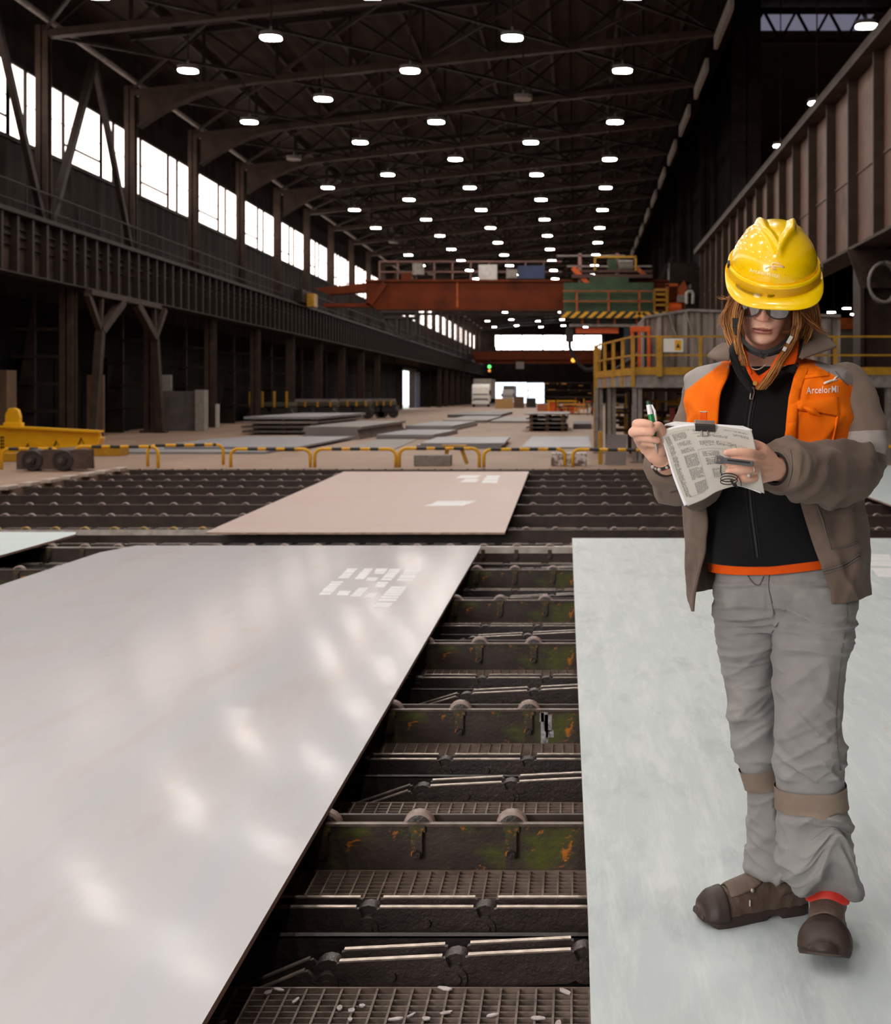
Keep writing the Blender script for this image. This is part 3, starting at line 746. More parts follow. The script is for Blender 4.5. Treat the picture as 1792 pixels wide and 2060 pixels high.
# lifting beam
M['lift'] = pm('lifting_beam_yellow', srgb(244,186,10), srgb(232,172,8), .4, scale=3, c3=srgb(176,126,30), s3=2.5, lo3=.66, hi3=.76)
t = thing('lifting_beam', 'heavy yellow lifting beam resting on floor blocks at the left edge', 'lifting beam', (at(0,795,27).x, 27, 0))
zc = lambda py, d=27: CAMZ-(py-VY)/FPX*d
xr = (at(205,795,27)-at(0,795,27)).x
mb = MB(); mb.prism([(-3.2,zc(866)),(.1,zc(859)),(xr-.03,zc(870)),(xr,zc(882)),(xr-.05,zc(893)),(.75,zc(902)),(-.2,zc(915)),(-3.2,zc(915))],1,-.02,.02); mb.build('web', M['lift'], t)
mb = MB(); 
for a, b in (((-3.2,zc(864)),(.1,zc(858))),((.1,zc(858)),(xr-.02,zc(868)))): mb.bar((a[0],0,a[1]),(b[0],0,b[1]),.04,.34,up=(0,1,0))
mb.build('top_flange', M['lift'], t)
mb = MB()
for a, b in (((xr-.05,zc(893)),(.75,zc(902))),((.75,zc(902)),(-.2,zc(915))),((-.2,zc(915)),(-3.2,zc(915))),((xr,zc(880)),(xr-.05,zc(893)))): mb.bar((a[0],0,a[1]),(b[0],0,b[1]),.04,.3,up=(0,1,0))
mb.build('bottom_flange', M['lift'], t)
cx = .3; pts = [(cx-.17,zc(862)),(cx-.17,zc(834)),(cx-.1,zc(822)),(cx+.02,zc(820)),(cx+.12,zc(824)),(cx+.16,zc(838)),(cx+.16,zc(860))]
MB().prism(pts,1,-.06,.06).prism([(cx-.2,zc(862)),(cx+.2,zc(862)),(cx+.2,zc(850)),(cx-.2,zc(850))],1,-.09,.09).build('lifting_eye', M['lift'], t, bevel=.02)
for i, px in enumerate((58, 115, 165)):
    x = (at(px,795,27)-at(0,795,27)).x
    m = MB().tube([(x-.07,-.05,zc(907-5*i)),(x,-.05,zc(893-6*i)),(x+.07,-.05,zc(905-5*i)),(x-.07,-.05,zc(907-5*i))],.018,6).build('shackle', M['steel_dark'], t)
for px0, px1, py in ((0, 14, 906),):
    pass
# painted letters on the beam, too small to read
m = MB(); rng = random.Random(2)
for i in range(4):
    z = zc(880+i*6.5); m.bb((.02,-.026,z-.03),(.06,-.021,z+.02)); m.bb((.02,-.026,z-.005),(.1,-.021,z+.02)); m.bb((.08,-.026,z-.03),(.1,-.021,z+.01))
m.build('painted_mark', M['steel_dark'], t)
for i, (px0, px1) in enumerate(((178,207),(207,243),(5,38))):
    blk('support_block', px0, px1, 26.75 if i < 2 else 24.5, 0, .2 if i < 2 else .16, .5, M['yellow_dark'], ('yellow support block under the lifting beam tip, left one','yellow support block under the lifting beam tip, right one','yellow support block behind the hoop at the far left')[i], 'block')
# wheel set
t = thing('wheel_bogie', 'dark rusty crane wheel set with two wheels standing on the pink floor', 'wheel set', (at(105,795,21.4).x, 21.4, 0))
W2 = (at(180,795,21.4)-at(38,795,21.4)).x/2
M['bogie'] = pm('rusty_bogie_steel', srgb(92,70,62), srgb(70,54,48), .55, scale=6)
MB().prism([(-W2,.03),(-W2,.30),(-W2+.08,.36),(W2-.02,.37),(W2,.03)],1,-.02,.02).build('side_frame', M['bogie'], t)
MB().prism([(-W2,.03),(-W2,.30),(-W2+.08,.36),(W2-.02,.37),(W2,.03)],1,.28,.32).build('side_frame', M['bogie'], t)
MB().bb((W2-.28,-.03,.04),(W2-.02,.34,.36)).build('end_block', M['bogie'], t)
for x in ((at(66,795,21.4)-at(105,795,21.4)).x, (at(128,795,21.4)-at(105,795,21.4)).x):
    m = MB(); n = 24
    m.rings([[(x+r_*math.cos(2*math.pi*j/n), yy, .19+r_*math.sin(2*math.pi*j/n)) for j in range(n)] for r_, yy in ((.15,.27),(.19,.25),(.19,-.02),(.17,-.05),(.14,-.05),(.135,-.035),(.08,-.035),(.07,-.1),(.045,-.1))])
    o = m.build('wheel', M['grease'], t, autos=30)
    MB().cyl((x,-.16,.19),(x,-.09,.19),.04,12).build('axle_end', M['beam_edge'], o)
# plate stacks on the floor: every plate of a stack is a thing
M['ps_grey'] = pm('stacked_plate_grey', srgb(132,122,118), srgb(112,102,98), .5, scale=1.2, st=(.4,1.5,1))
M['ps_blue'] = pm('stacked_plate_bluegrey', srgb(146,144,146), srgb(126,124,128), .45, scale=1.2, st=(.4,1.5,1))
M['ps_dark'] = pm('stacked_plate_dark', srgb(88,80,78), srgb(70,63,61), .5, scale=1.2, st=(.4,1.5,1))
def stack(cx0, cx1, y0, y1, ths, zs, mats, label, grp, skew=0, jit=.08):
    rng = random.Random(int(cx0*100)); n = len(ths)
    for i, (th, z) in enumerate(zip(ths, zs)):
        a, b = cx0+rng.uniform(-jit,jit)*(i > 0), cx1+rng.uniform(-jit,jit)*(i > 0)
        c0 = ((a+b)/2, (y0+y1)/2)
        pts = [(a, y0), (b, y0), (b+skew, y1), (a+skew, y1)]
        o = MB().prism([(p[0]-c0[0], p[1]-c0[1]) for p in pts], 2, 0, th).build('stacked_plate', mats[i % len(mats)]); o.location = (c0[0], c0[1], z)
        pos = 'topmost in' if i == n-1 else ('lowest in' if i == 0 else ('second up in' if i == 1 else ('third up in' if i == 2 else 'fourth up in')))
        tag(o, ('single ' if n == 1 else 'plate '+pos+' the ')+label, 'steel plate', grp)
def dun(name, x, y0, z, h, label, grp, w=.12, L=1.2):
    o = MB().box((0, 0, h/2), (w, L, h)).build(name, M['wood']); o.location = (x, y0, z); tag(o, label, 'timber', grp)
def blockstack(px0, px1, pyb, pyt, depth, n, mats, label, grp, gap=0.0, skew=0, z0=0.0):
    d = CAMZ*FPX/(pyb-VY); a, b = at(px0,795,d).x, at(px1,795,d).x
    zt = CAMZ-(pyt-VY)/FPX*d; th = (zt-z0)/n-gap
    zs = [z0+i*(th+gap)+(gap if gap else 0) for i in range(n)]
    if gap:
        for i in range(n):
            for f in (.12, .5, .88): dun('timber_bearer', a+(b-a)*f, d+depth/2, z0+i*(th+gap), gap-.002, 'timber bearer between the plates of the '+label, grp+' bearers', L=depth*.9)
    stack(a, b, d, d+depth, [th-.004]*n, zs, mats, label, grp, skew)
G = [M['ps_grey'], M['ps_blue'], M['ps_dark']]
blockstack(487, 640, 875, 838, 9, 4, [M['ps_dark'], M['ps_dark'], M['ps_grey'], M['ps_blue']], 'tall spaced stack before the wagons', 'tall left plate stack', gap=.07)
blockstack(614, 722, 884, 858, 8.5, 5, [M['ps_grey']], 'solid grey stack right of the tall spaced stack', 'solid grey plate stack', skew=.15)
stack(-10.4, -6.9, 27.6, 36.6, [.05], [0], [M['ps_blue']], 'bluish plate on the floor behind the left hoop barriers', 'floor plates left', skew=-.2)
stack(-9.6, -6.5, 29, 36.6, [.05], [.055], [M['ps_blue']], 'bluish plate lying on another behind the left hoops', 'floor plates left')
blockstack(690, 790, 906, 904, 7, 1, [M['ps_grey']], 'thin pinkish plate left of the middle stack', 'thin floor plate', skew=-.3)
blockstack(757, 872, 884, 874, 5.5, 2, G, 'low stack left of the middle bundle', 'low plate stack left of middle', skew=.2)
blockstack(812, 915, 867, 856, 8, 2, G, 'low stack second back in the middle', 'second low plate stack', skew=.2)
blockstack(842, 1008, 903, 891, 4.6, 3, [M['ps_blue']], 'grey bundle in the middle of the floor', 'middle plate bundle', skew=-.1)
blockstack(890, 980, 851, 845, 12, 1, G, 'dark plate far back left of centre', 'far plates')
blockstack(985, 1062, 851, 847, 12, 1, [M['ps_grey']], 'pale plate far back beside dark stack', 'far plates')
blockstack(900, 1006, 840, 834, 14, 1, [M['ps_dark']], 'dark plate farthest back before the white truck', 'far plates')
blockstack(1048, 1190, 903, 899, 8, 1, [M['ps_blue']], 'wide bluish plate on the floor left of the platform legs', 'wide floor plate')
blockstack(1058, 1142, 868, 832, 6.0, 4, [M['ps_dark'], M['ps_grey']], 'tall dark stack left of the platform', 'tall dark plate stack', gap=.12)
stack(-.1, .6, 48, 53, [.2], [0], [M['ps_dark']], 'dark plate behind tall dark stack', 'odd plate')
# rail wagons at the back left
M['wagon'] = pm('dark_wagon_frame', srgb(66,58,48), srgb(84,74,44), .6, scale=2)
for i, (px0, px1) in enumerate(((500,580),(585,668),(678,738),(742,788))):
    a, b = at(px0,795,62+3*i).x, at(px1,795,62+3*i).x; L = b-a
    t = thing('rail_wagon', 'flat rail wagon loaded with plates below the left girder, %s of four from the left' % ordn[i], 'wagon', ((a+b)/2, 62+3*i, 0), 'rail wagons')
    MB().bb((-L/2,0,.75),(L/2,2,.95)).build('wagon_bed', M['wagon'], t)
    if i: MB().bb((-L/2+.1,.1,.95),(L/2-.05,1.9,1.1)).build('plate_load', M['ps_grey'], t)
    for f in (-.3,.3):
        MB().bb((L*f-.45,.2,.35),(L*f+.45,1.8,.7)).build('bogie', M['black_paint'], t)
        for q in (-.3,.3): MB().cyl((L*f+q,.3,.3),(L*f+q,.45,.3),.3,14).build('wheel', M['black_paint'], t)
    for f in (-.46,-.15,.15,.46): MB().bb((L*f-.05,-.05,.7),(L*f+.05,.02,1.5 if i == 0 else 1.0)).build('stake', M['yellow_dark'], t)
# items along the left wall
blk('brown_panel', 174, 208, 39.6, 0, 1.95, .12, pm('rusty_brown_sheet', srgb(122,88,70), srgb(92,66,54), .7, scale=2), 'rusty brown sheet leaning under the Y shaped brace', 'sheet')
blk('concrete_wall_block', 320, 392, 45.5, 0, 1.45, .5, pm('grey_barrier_wall', srgb(96,88,84), srgb(74,68,66), .8, scale=2), 'low grey concrete wall between the left columns', 'wall block')
blk('pale_pillar', 392, 411, 45.2, 0, 1.5, .5, M['concrete'], 'pale square pillar at the end of the low grey wall', 'pillar')
blk('notice_board', 321, 345, 45.6, 1.46, 2.05, .08, M['concrete'], 'small pale board on the dark wall above the low grey wall', 'board')
blk('white_marker_post', 433, 440, 50, 0, .95, .1, M['white_metal'], 'short white marker post in front of the left column', 'post')
blk('corner_cabinet', -20, 14, 34.2, 0, 2.0, .6, pm('dull_ochre_cabinet', srgb(112,88,66), srgb(92,72,56), .6, scale=3), 'dull brown cabinet at the left picture edge behind the lifting beam', 'cabinet')
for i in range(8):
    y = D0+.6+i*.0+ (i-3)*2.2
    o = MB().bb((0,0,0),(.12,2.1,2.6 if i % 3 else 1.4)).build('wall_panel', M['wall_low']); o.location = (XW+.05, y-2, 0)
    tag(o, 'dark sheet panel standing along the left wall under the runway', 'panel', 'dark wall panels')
# door leaf and bright opening at the left wall far back
o = MB().bb((0,0,0),(.12,3.2,3.7)).build('door_1', pm('blue_grey_door', srgb(84,88,104), srgb(70,74,90), .6)); o.location = (XW+.2, DOORY1-.4, 0); o['kind'] = 'structure'
mb = MB().bb((XW-.45, DOORY0-.2, 0), (XW+.3, DOORY0, 3.9)).bb((XW-.45, DOORY1, 0), (XW+.3, DOORY1+.3, 3.9)).bb((XW-.45, DOORY0-.2, 3.75), (XW+.3, DOORY1+.3, 4.0)); struct('trim_1', mb, M['steel_brown'])
mb = MB(); corr(DOORY0-4, DOORY1+4, XW+.12, 4.26, 6.2, mb, p=.8, amp=.12); o = mb.build('door_canopy', M['steel_brown']); tag(o, 'ribbed brown cladding above the bright left doorway', 'cladding')
o = MB().bb((-60, YS, -.9), (-17.0, YE, -.75)).build('ground', pm('outdoor_grass', srgb(120,150,70), srgb(150,150,120), .9, scale=.4)); o['kind'] = 'structure'
o = MB().bb((-40, YE, -.9), (34, 260, -.75)).build('ground_far', pm('outdoor_yard', srgb(190,186,178), srgb(170,166,160), .9, scale=.4)); o['kind'] = 'structure'
o = MB().bb((0,0,0),(4.0,4.0,5.2)); 
# ---- trucks
M['truck'] = pm('white_truck_paint', srgb(250,246,238), srgb(240,236,228), .4)
def truck(px0, px1, d, label, z0=0):
    a, b = at(px0,795,d).x, at(px1,795,d).x; w = b-a; h = w*1.32
    t = thing('truck', label, 'truck', ((a+b)/2, d, 0), 'white trucks')
    MB().prism([(0,.55),(0,1.5),(.12,h-.4),(.45,h-.05),(2.2,h),(2.2,.55)],0,-w/2,w/2).build('cab', M['truck'], t, bevel=.06)
    MB().prism([(-.02,h*.52),(.07,h*.72),(.1,h*.72),(.05,h*.52)],0,-w*.44,w*.44).build('windscreen', pm('dark_truck_glass', srgb(26,28,32), None, .15), t)
    MB().bb((-w*.42,-.05,h*.30),(w*.42,.02,h*.36)).build('grille', M['black_paint'], t)
    MB().bb((-w/2,-.1,.3),(w/2,.3,.62)).build('bumper', M['truck'], t, bevel=.03)
    for s in (-1, 1):
        MB().cyl((s*w*.42-.12,.9,.45),(s*w*.42+.12,.9,.45),.45,16).build('wheel', M['rubber'], t)
        MB().bb((s*w*.42-.14,-.06,h*.25),(s*w*.42+.14,.01,h*.29)).build('headlamp', M['polished'], t)
        MB().bb((s*w*.55-.1,0,h*.5),(s*w*.55+.1,.15,h*.72)).build('mirror', M['black_paint'], t)
    MB().bb((-w/2,2.4,.9),(w/2,11,h+.6)).build('trailer', M['grey_paint'], t)
truck(949, 984, 140, 'white cab-over truck parked facing the camera on the far floor')
truck(1010, 1032, 186, 'smaller white truck standing in the bright far doorway behind the crates')
# ---- far crates and clutter
def crate(px0, px1, pyb, pyt, mat, label, planks=5):
    d = CAMZ*FPX/(pyb-VY); a, b = at(px0,795,d).x, at(px1,795,d).x; h = CAMZ-(pyt-VY)/FPX*d; w = b-a
    t = thing('crate', label, 'crate', ((a+b)/2, d, 0)); MB().bb((-w/2+.03,.05,.02),(w/2-.03,w*.8,h-.03)).build('crate_body', mat, t)
    for i in range(planks):
        z = h*i/planks; MB().bb((-w/2,0,z+.01),(w/2,.05,z+h/planks-.03)).build('plank', mat, t)
crate(996, 1032, 822, 801, M['wood'], 'pale wooden crate before the bright far doorway')
M['crate_dark'] = pm('dark_brown_crate', srgb(112,88,66), srgb(88,68,52), .8, scale=3)
crate(1033, 1054, 821, 797, M['crate_dark'], 'dark brown crate right of the pale wooden crate')
crate(1058, 1078, 820, 800, pm('black_brown_box', srgb(58,48,42), srgb(44,36,32), .8), 'blackish box right of the brown crate')
crate(1080, 1110, 828, 812, pm('salmon_box', srgb(206,132,92), srgb(180,110,76), .7), 'salmon orange box right of the blackish box')
t = thing('far_machine', 'orange and yellow machine skid beyond the salmon box', 'machine', (at(1130,795,98).x, 98, 0))
mb = MB(); mb.bb((-1.2,0,0),(1.2,1,.35)); mb.bb((-1.0,.1,.35),(-.2,.9,.75)); mb.bb((.1,.1,.35),(1.0,.9,.6)); mb.build('skid', M['orange_paint'], t)
mb = MB(); [mb.bb((x,-.1,0),(x+.1,0,.9)) for x in (-1.1,-.4,.3,1.0)]; mb.bb((-1.2,-.1,.8),(1.2,0,.9)); mb.build('guard_rail', M['yellow'], t)
# ---- machinery racks under and beside the platform
rng = random.Random(11)
def clutter(px0, px1, py0, py1, d, n, label, mats):
    a, b = at(px0,795,d).x, at(px1,795,d).x; z0, z1 = max(0,CAMZ-(py1-VY)/FPX*d), CAMZ-(py0-VY)/FPX*d
    t = thing('pipe_rack', label, 'machinery', ((a+b)/2, d, 0), 'pipework under the platform'); w = b-a
    for nm, mt_ in mats:
        m = MB()
        for i in range(n):
            x = rng.uniform(-w/2, w/2); z = rng.uniform(z0+.08, z1-.05); y = rng.uniform(0, .8)
            k = rng.random()
            if k < .4: m.cyl((max(-w/2,x-rng.uniform(.1,.5)),y,z),(min(w/2,x+rng.uniform(.1,.5)),y,z),rng.uniform(.02,.05),8)
            elif k < .7: m.cyl((x,y,z0),(x,y,z),rng.uniform(.02,.04),8)
            else:
                s = rng.uniform(.06,.16); m.box((x,y,z),(s,s,s*rng.uniform(.6,1.6)))
        o = m.build(nm, mt_, t); o['kind'] = 'stuff'
    for q in (-w/2, w/2): MB().bb((q-.03,0,0),(q+.03,.06,z1)).build('rack_post', M['steel_brown'], t); MB().bb((q-.03,.8,0),(q+.03,.86,z1)).build('rack_post', M['steel_brown'], t)
    for z in (z0+.1, (z0+z1)/2, z1): MB().bb((-w/2,0,z-.03),(w/2,.05,z+.03)).build('rack_bar', M['steel_brown'], t); MB().bb((-w/2,.8,z-.03),(w/2,.85,z+.03)).build('rack_bar', M['steel_brown'], t)
clutter(1292, 1390, 785, 925, 25.6, 16, 'tangle of dark and yellow pipework under the platform right of the grey leg', [('pipe', M['steel_brown']), ('yellow_fitting', M['yellow_dark']), ('pump_box', M['steel_dark'])])
clutter(1222, 1268, 785, 875, 28, 8, 'dark pipework with yellow fittings between the grey platform legs', [('pipe', M['steel_brown']), ('yellow_fitting', M['yellow_dark'])])
clutter(1118, 1192, 800, 842, 80, 14, 'yellow and orange machinery far behind the dark plate stack', [('pipe', M['steel_brown']), ('yellow_fitting', M['yellow']), ('orange_box', M['orange_paint'])])
clutter(1060, 1190, 770, 800, 150, 14, 'dark far machinery with small yellow parts before the end wall', [('pipe', M['steel_dark']), ('yellow_fitting', M['yellow_dark'])])
# red button box under the platform
blk('switch_box', 1347, 1358, 25.3, .75, 1.05, .1, pm('dull_red_box', srgb(150,50,36), None, .5), 'dull red switch box on the pipework under the platform', 'box')
# ---- platform
dP = 24.0
t = thing('platform', 'raised steel platform on grey legs with yellow railing and ribbed cabin', 'platform', (1.1, dP, 0))
zD = 1.72; X0, X1 = .0, 5.2     # local x: 0 at the near left corner
back = Vector((-.62, 4.2, 0))
MB().prism([(0,0),(X1,0),(X1,5),(back.x,back.y)],2,zD-.24,zD-.02).build('deck', M['grey_paint'], t)
MB().bb((0,-.04,zD-.02),(X1,0,zD+.13)).build('toe_board', M['yellow_dark'], t)
MB().bar((0,0,zD+.05),back+Vector((0,0,zD+.05)),.04,.14).build('toe_board', M['yellow_dark'], t)
MB().bb((0,-.06,zD-.26),(X1,.06,zD-.2)).bb((0,-.01,zD-.24),(X1,.01,zD-.02)).build('edge_beam', M['grey_paint'], t)
def leg(x, y):
    m = MB(); ibeam(m, x, y, .03, zD-.24, .18, .18, .02); m.bb((x-.14,y-.14,0),(x+.14,y+.14,.03)); m.build('leg', M['grey_paint'], t)
leg(.09,.1); leg(-.32,3.0); leg(-.58,4.1); leg(X1-.2,.1); leg(2.6,.1)
def rail(a, b, n, thick=(.05,)):
    a, b = Vector(a), Vector(b)
    for i in range(n+1):
        p = a.lerp(b, i/n); MB().bar(p+Vector((0,0,zD-.25)), p+Vector((0,0,zD+.72)), .07, .05).build('rail_post', M['yellow_dark'], t)
    for z in (.72, .36): MB().bar(a+Vector((0,0,zD+z)), b+Vector((0,0,zD+z)), .035, .035).build('rail_bar', M['yellow_dark'], t)
rail((0,-.02,0), back, 4); rail((0,-.05,0), (X1,-.05,0), 4)
# sign
px = at(1354,795,dP).x-1.1
MB().bb((px-.2,-.12,zD+.42),(px+.18,-.1,zD+.68)).build('sign_board', pm('white_sign', srgb(236,232,222), None, .4), t)['label'] = 'white sign with yellow warning panel'
MB().bb((px+.02,-.125,zD+.45),(px+.15,-.12,zD+.65)).build('sign_panel', M['yellow'], t)
MB().prism([(px+.045,zD+.5),(px+.125,zD+.5),(px+.085,zD+.6)],1,-.128,-.125).build('warning_triangle', M['black_paint'], t)
MB().bb((px-.33,-.13,zD-.05),(px-.22,-.06,zD+.72)).build('gate_post', M['yellow_dark'], t)
# ribbed cabin
M['rib'] = pm('ribbed_silver_sheet', srgb(172,160,152), srgb(128,116,108), .42, scale=2.5, metal=.35, st=(1,1,.3), c3=srgb(98,84,76), s3=1.2, lo3=.5, hi3=.65)
m = MB(); rr_ = []; n = 60; x0, x1 = .28, 4.2
for i in range(n+1):
    x = x0+(x1-x0)*i/n; y = .9+.05*((i//2) % 2); zt = zD+1.12+.14*min(1, (x-x0)/.9)-.05*max(0, x-x0-.9)
    rr_.append([(x,y,zD),(x,y+.03,zD),(x,y+.03,zt),(x,y,zt)])
m.rings(rr_); m.build('cabin_wall', M['rib'], t)
m = MB(); rr_ = []
for i in range(25):
    y = .9+2.6*i/24; x = x0+.04*((i//2) % 2); rr_.append([(x,y,zD),(x+.03,y,zD),(x+.03,y,zD+1.12),(x,y,zD+1.12)])
m.rings(rr_); m.build('cabin_wall', M['rib'], t)
MB().prism([(x0,zD+1.13),(x0+.9,zD+1.27),(x1,zD+1.15),(x1,zD+1.2),(x0+.9,zD+1.32),(x0,zD+1.18)],1,.86,3.6).build('cabin_roof', M['grey_paint'], t)
MB().bar((1.15,.86,zD),(.75,.86,zD+1.25),.07,.03).build('cabin_brace', M['grey_paint'], t); MB().bar((1.5,.86,zD),(1.1,.86,zD+1.25),.07,.03).build('cabin_brace', M['grey_paint'], t)
# orange ladder frame
t = thing('orange_frame', 'bright orange upright frame standing on the platform before the ribbed cabin', 'frame', (at(1272,795,24.5).x+.16, 24.6, zD-.018))
for x in (-.16,-.02,.17): MB().bb((x-.03,-.03,0),(x+.03,.03,.95 if x < .1 else .9)).build('upright', M['orange_paint'], t, bevel=.008)
MB().bb((-.2,-.04,.86),(.2,.04,.97)).build('top_bar', M['orange_paint'], t, bevel=.01); MB().bb((-.05,-.05,0),(.3,.05,.07)).build('foot', M['orange_paint'], t)
# leaning sheet & yellow ladder
a, b = at(1216,795,23.4).x, at(1262,795,23.4).x
o = MB().prism([(a,0),(b-.04,0),(b,.56),(a+.04,.58)],1,0,.02).build('leaning_sheet', M['ps_grey']); o.location = (0,23.3,0.005); o.rotation_euler = (R(-8),0,0); o.location.y = 23.35
tag(o, 'grey steel sheet leaning against the front platform leg', 'sheet')
t = thing('yellow_ladder', 'narrow yellow ladder on the left end of the platform', 'ladder', (at(1201,795,28.6).x, 28.6, 0))
for s in (-.06,.06): MB().bb((s-.02,0,0),(s+.02,.04,2.6)).build('stile', M['yellow_dark'], t)
for i in range(9): MB().bb((-.05,.005,.2+i*.27),(.05,.03,.23+i*.27)).build('rung', M['yellow_dark'], t)
blk('yellow_post', 1203, 1212, 23.6, 0, .62, .08, M['yellow_dark'], 'short yellow guard post at the foot of the leaning sheet', 'post')
# green panel behind the right column
t = thing('green_cabinet', 'tall green cabinet with brown cornice behind the shoulder of the worker', 'cabinet', (at(1705,795,45).x, 45, 0))
MB().bb((-.7,0,0),(.2,.8,3.7)).build('cabinet_wall', pm('ribbed_grey_green', srgb(108,104,90), srgb(84,92,78), .6, scale=3, st=(8,1,.2)), t); MB().bb((.2,0,0),(.75,.8,3.7)).build('green_door', M['green_paint'], t)
MB().bb((-.75,-.05,3.7),(.8,.9,4.1)).build('cornice', M['orange_dark'], t)
# ---------------------------------------------------------------- overhead cranes
dC = 67.0
def cx_(px, d=dC): return (px-VX)/FPX*d
def cz_(py, d=dC): return CAMZ-(py-VY)/FPX*d
t = thing('overhead_crane', 'rust red overhead travelling crane spanning the hall with a green machine house', 'crane', (0, dC, 0))
MB().prism([(cx_(742),cz_(568)),(cx_(1140),cz_(566)),(5.8,cz_(566)),(5.8,cz_(621)),(cx_(760),cz_(621)),(cx_(735),cz_(612))],1,0,1.2).build('bridge_girder', M['rust_red'], t)
MB().bb((cx_(735),-.15,cz_(567)),(5.8,1.3,cz_(563))).bb((cx_(755),-.1,cz_(623)),(5.8,1.3,cz_(619))).build('girder_flange', M['rust_red'], t)
MB().prism([(cx_(632),cz_(580)),(cx_(745),cz_(568)),(cx_(740),cz_(586)),(cx_(660),cz_(592))],1,.05,1).build('end_arm', M['rust_red'], t)
MB().bb((cx_(650),.0,cz_(617)),(cx_(745),1,cz_(610))).build('end_arm', M['rust_red'], t)
MB().bar((cx_(745),-.1,cz_(612)),(cx_(775),-.1,cz_(570)),.25,.3).build('gusset', M['rust_red'], t)
MB().bb((cx_(622),-.6,cz_(618)),(cx_(636),.3,cz_(592))).build('buffer', M['yellow_dark'], t)
MB().bb((-14.9,-1.5,6.22),(-14.4,2.5,6.9)).build('end_carriage', M['steel_dark'], t)
MB().bb((-14.8,-1.2,6.2),(-14.6,-.6,6.5)).build('wheel', M['steel_dark'], t); 
MB().bb((cx_(920)-.05,-.05,cz_(618)),(cx_(920)+.05,0,cz_(568))).build('web_seam', M['orange_dark'], t)
# walkway rails on the bridge
m = MB()
for px in range(760, 1130, 37): m.bb((cx_(px)-.04,.5,cz_(566)),(cx_(px)+.04,.58,cz_(524)))
for py in (524, 545): m.bb((cx_(760),.5,cz_(py)-.04),(cx_(1130),.58,cz_(py)+.04))
m.build('walkway_rail', pm('faded_pink_rail', srgb(128,92,82), srgb(100,72,64), .6, scale=2), t)
for px0, px1, py0, py1, mt_, nm in ((962,999,532,564,'white_metal','white_cabinet'),(1018,1040,541,559,'grey_paint','grey_cabinet'),(1042,1095,534,560,'blue_paint','blue_cabinet'),(829,851,529,552,'grey_paint','resistor_box'),(806,828,548,564,'rust_red','drive_box')):
    MB().bb((cx_(px0),.1,cz_(py1)),(cx_(px1),.45,cz_(py0))).build(nm, M[mt_], t)
# hanging dark cabin left below the girder
m = MB()
for (a, b) in (((768,628),(770,640)),((770,640),(793,672)),((793,672),(820,682)),((820,682),(838,672)),((838,672),(839,628)),((768,628),(839,628)),((770,640),(839,640)),((800,640),(800,674)),((822,640),(822,680))):
    for yy in (-.5, .8): MB().bar((cx_(a[0]),yy,cz_(a[1])),(cx_(b[0]),yy,cz_(b[1])),.1,.1).build('cage_bar', M['black_paint'], t)
MB().bb((cx_(760),.0,cz_(634)),(cx_(1135),.3,cz_(629))).build('trolley_rail', M['steel_dark'], t)
# green machine house
h = link('machine_house', MB().bb((cx_(1134),-1.6,cz_(632)),(cx_(1311),-.2,cz_(574))).bb((cx_(1185),-1.6,cz_(574)),(cx_(1262),-.2,cz_(563))).mesh('machine_house', M['green_paint']), t)
for px0, px1 in ((1136,1184),(1186,1228),(1230,1282),(1284,1309)):
    for py0, py1 in ((577,598),(601,617),(619,631)): MB().bb((cx_(px0),-1.63,cz_(py1)),(cx_(px1),-1.6,cz_(py0))).build('side_panel', M['green_paint'], h)
for px in (1160,1222,1282): MB().bb((cx_(px)-.05,-2.1,cz_(633)),(cx_(px)+.05,-2.0,cz_(592))).build('rail_post', M['orange_dark'], t)
for py in (592, 612): MB().bb((cx_(1133),-2.1,cz_(py)-.03),(cx_(1311),-2.0,cz_(py)+.03)).build('rail_bar', M['orange_dark'], t)
i = 0; x = cx_(1128)
MB().bb((cx_(1128),-2.15,cz_(645)),(cx_(1372),-1.9,cz_(632))).build('platform_edge', M['black_paint'], t)
while x < cx_(1364):
    s = .35 if x < cx_(1278) else -.35
    MB().prism([(x,cz_(644.5)),(x+.24,cz_(644.5)),(x+.24+s,cz_(632.5)),(x+s,cz_(632.5))],1,-2.19,-2.15).build('hazard_stripe', M['yellow'], t); x += .47
for px in (1171,1202,1234,1278): MB().bb((cx_(px)-.06,-1.8,cz_(664)),(cx_(px)+.06,-1.7,cz_(645))).build('hanger', M['orange_dark'], t)
MB().bb((cx_(1145),-1.85,cz_(661)),(cx_(1300),-1.65,cz_(656))).build('grey_rail', M['grey_paint'], t)
MB().bb((cx_(1158),-1.6,cz_(673)),(cx_(1242),-1.2,cz_(662))).build('spreader_beam', M['orange_paint'], t)
MB().bb((cx_(1150),-1.4,cz_(656)),(cx_(1300),-.3,cz_(645))).build('underframe', M['black_paint'], t)
# trolley on top
for px in (1166, 1241): MB().bb((cx_(px)-.09,-.5,cz_(572)),(cx_(px)+.09,-.3,cz_(512))).build('mast', pm('pinkish_post', srgb(150,112,104), None, .5), t)
MB().bb((cx_(1120),-.5,cz_(518)),(cx_(1256),-.4,cz_(515))).bb((cx_(1140),-.5,cz_(539)),(cx_(1310),-.4,cz_(536))).build('top_rail', M['grey_paint'], t)
m = MB()
for px in (1196, 1277): m.bb((cx_(px)-.06,-.8,cz_(547)),(cx_(px)+.06,-.68,cz_(520)))
m.bb((cx_(1194),-.8,cz_(522)),(cx_(1279),-.68,cz_(518))); m.build('yellow_frame', M['yellow_dark'], t)
MB().bb((cx_(1222),-.6,cz_(546)),(cx_(1240),-.1,cz_(524))).build('motor', M['green_paint'], t); MB().cyl((cx_(1244),-.4,cz_(536)),(cx_(1272),-.4,cz_(536)),.3,16).build('drum', M['grey_paint'], t, autos=40)
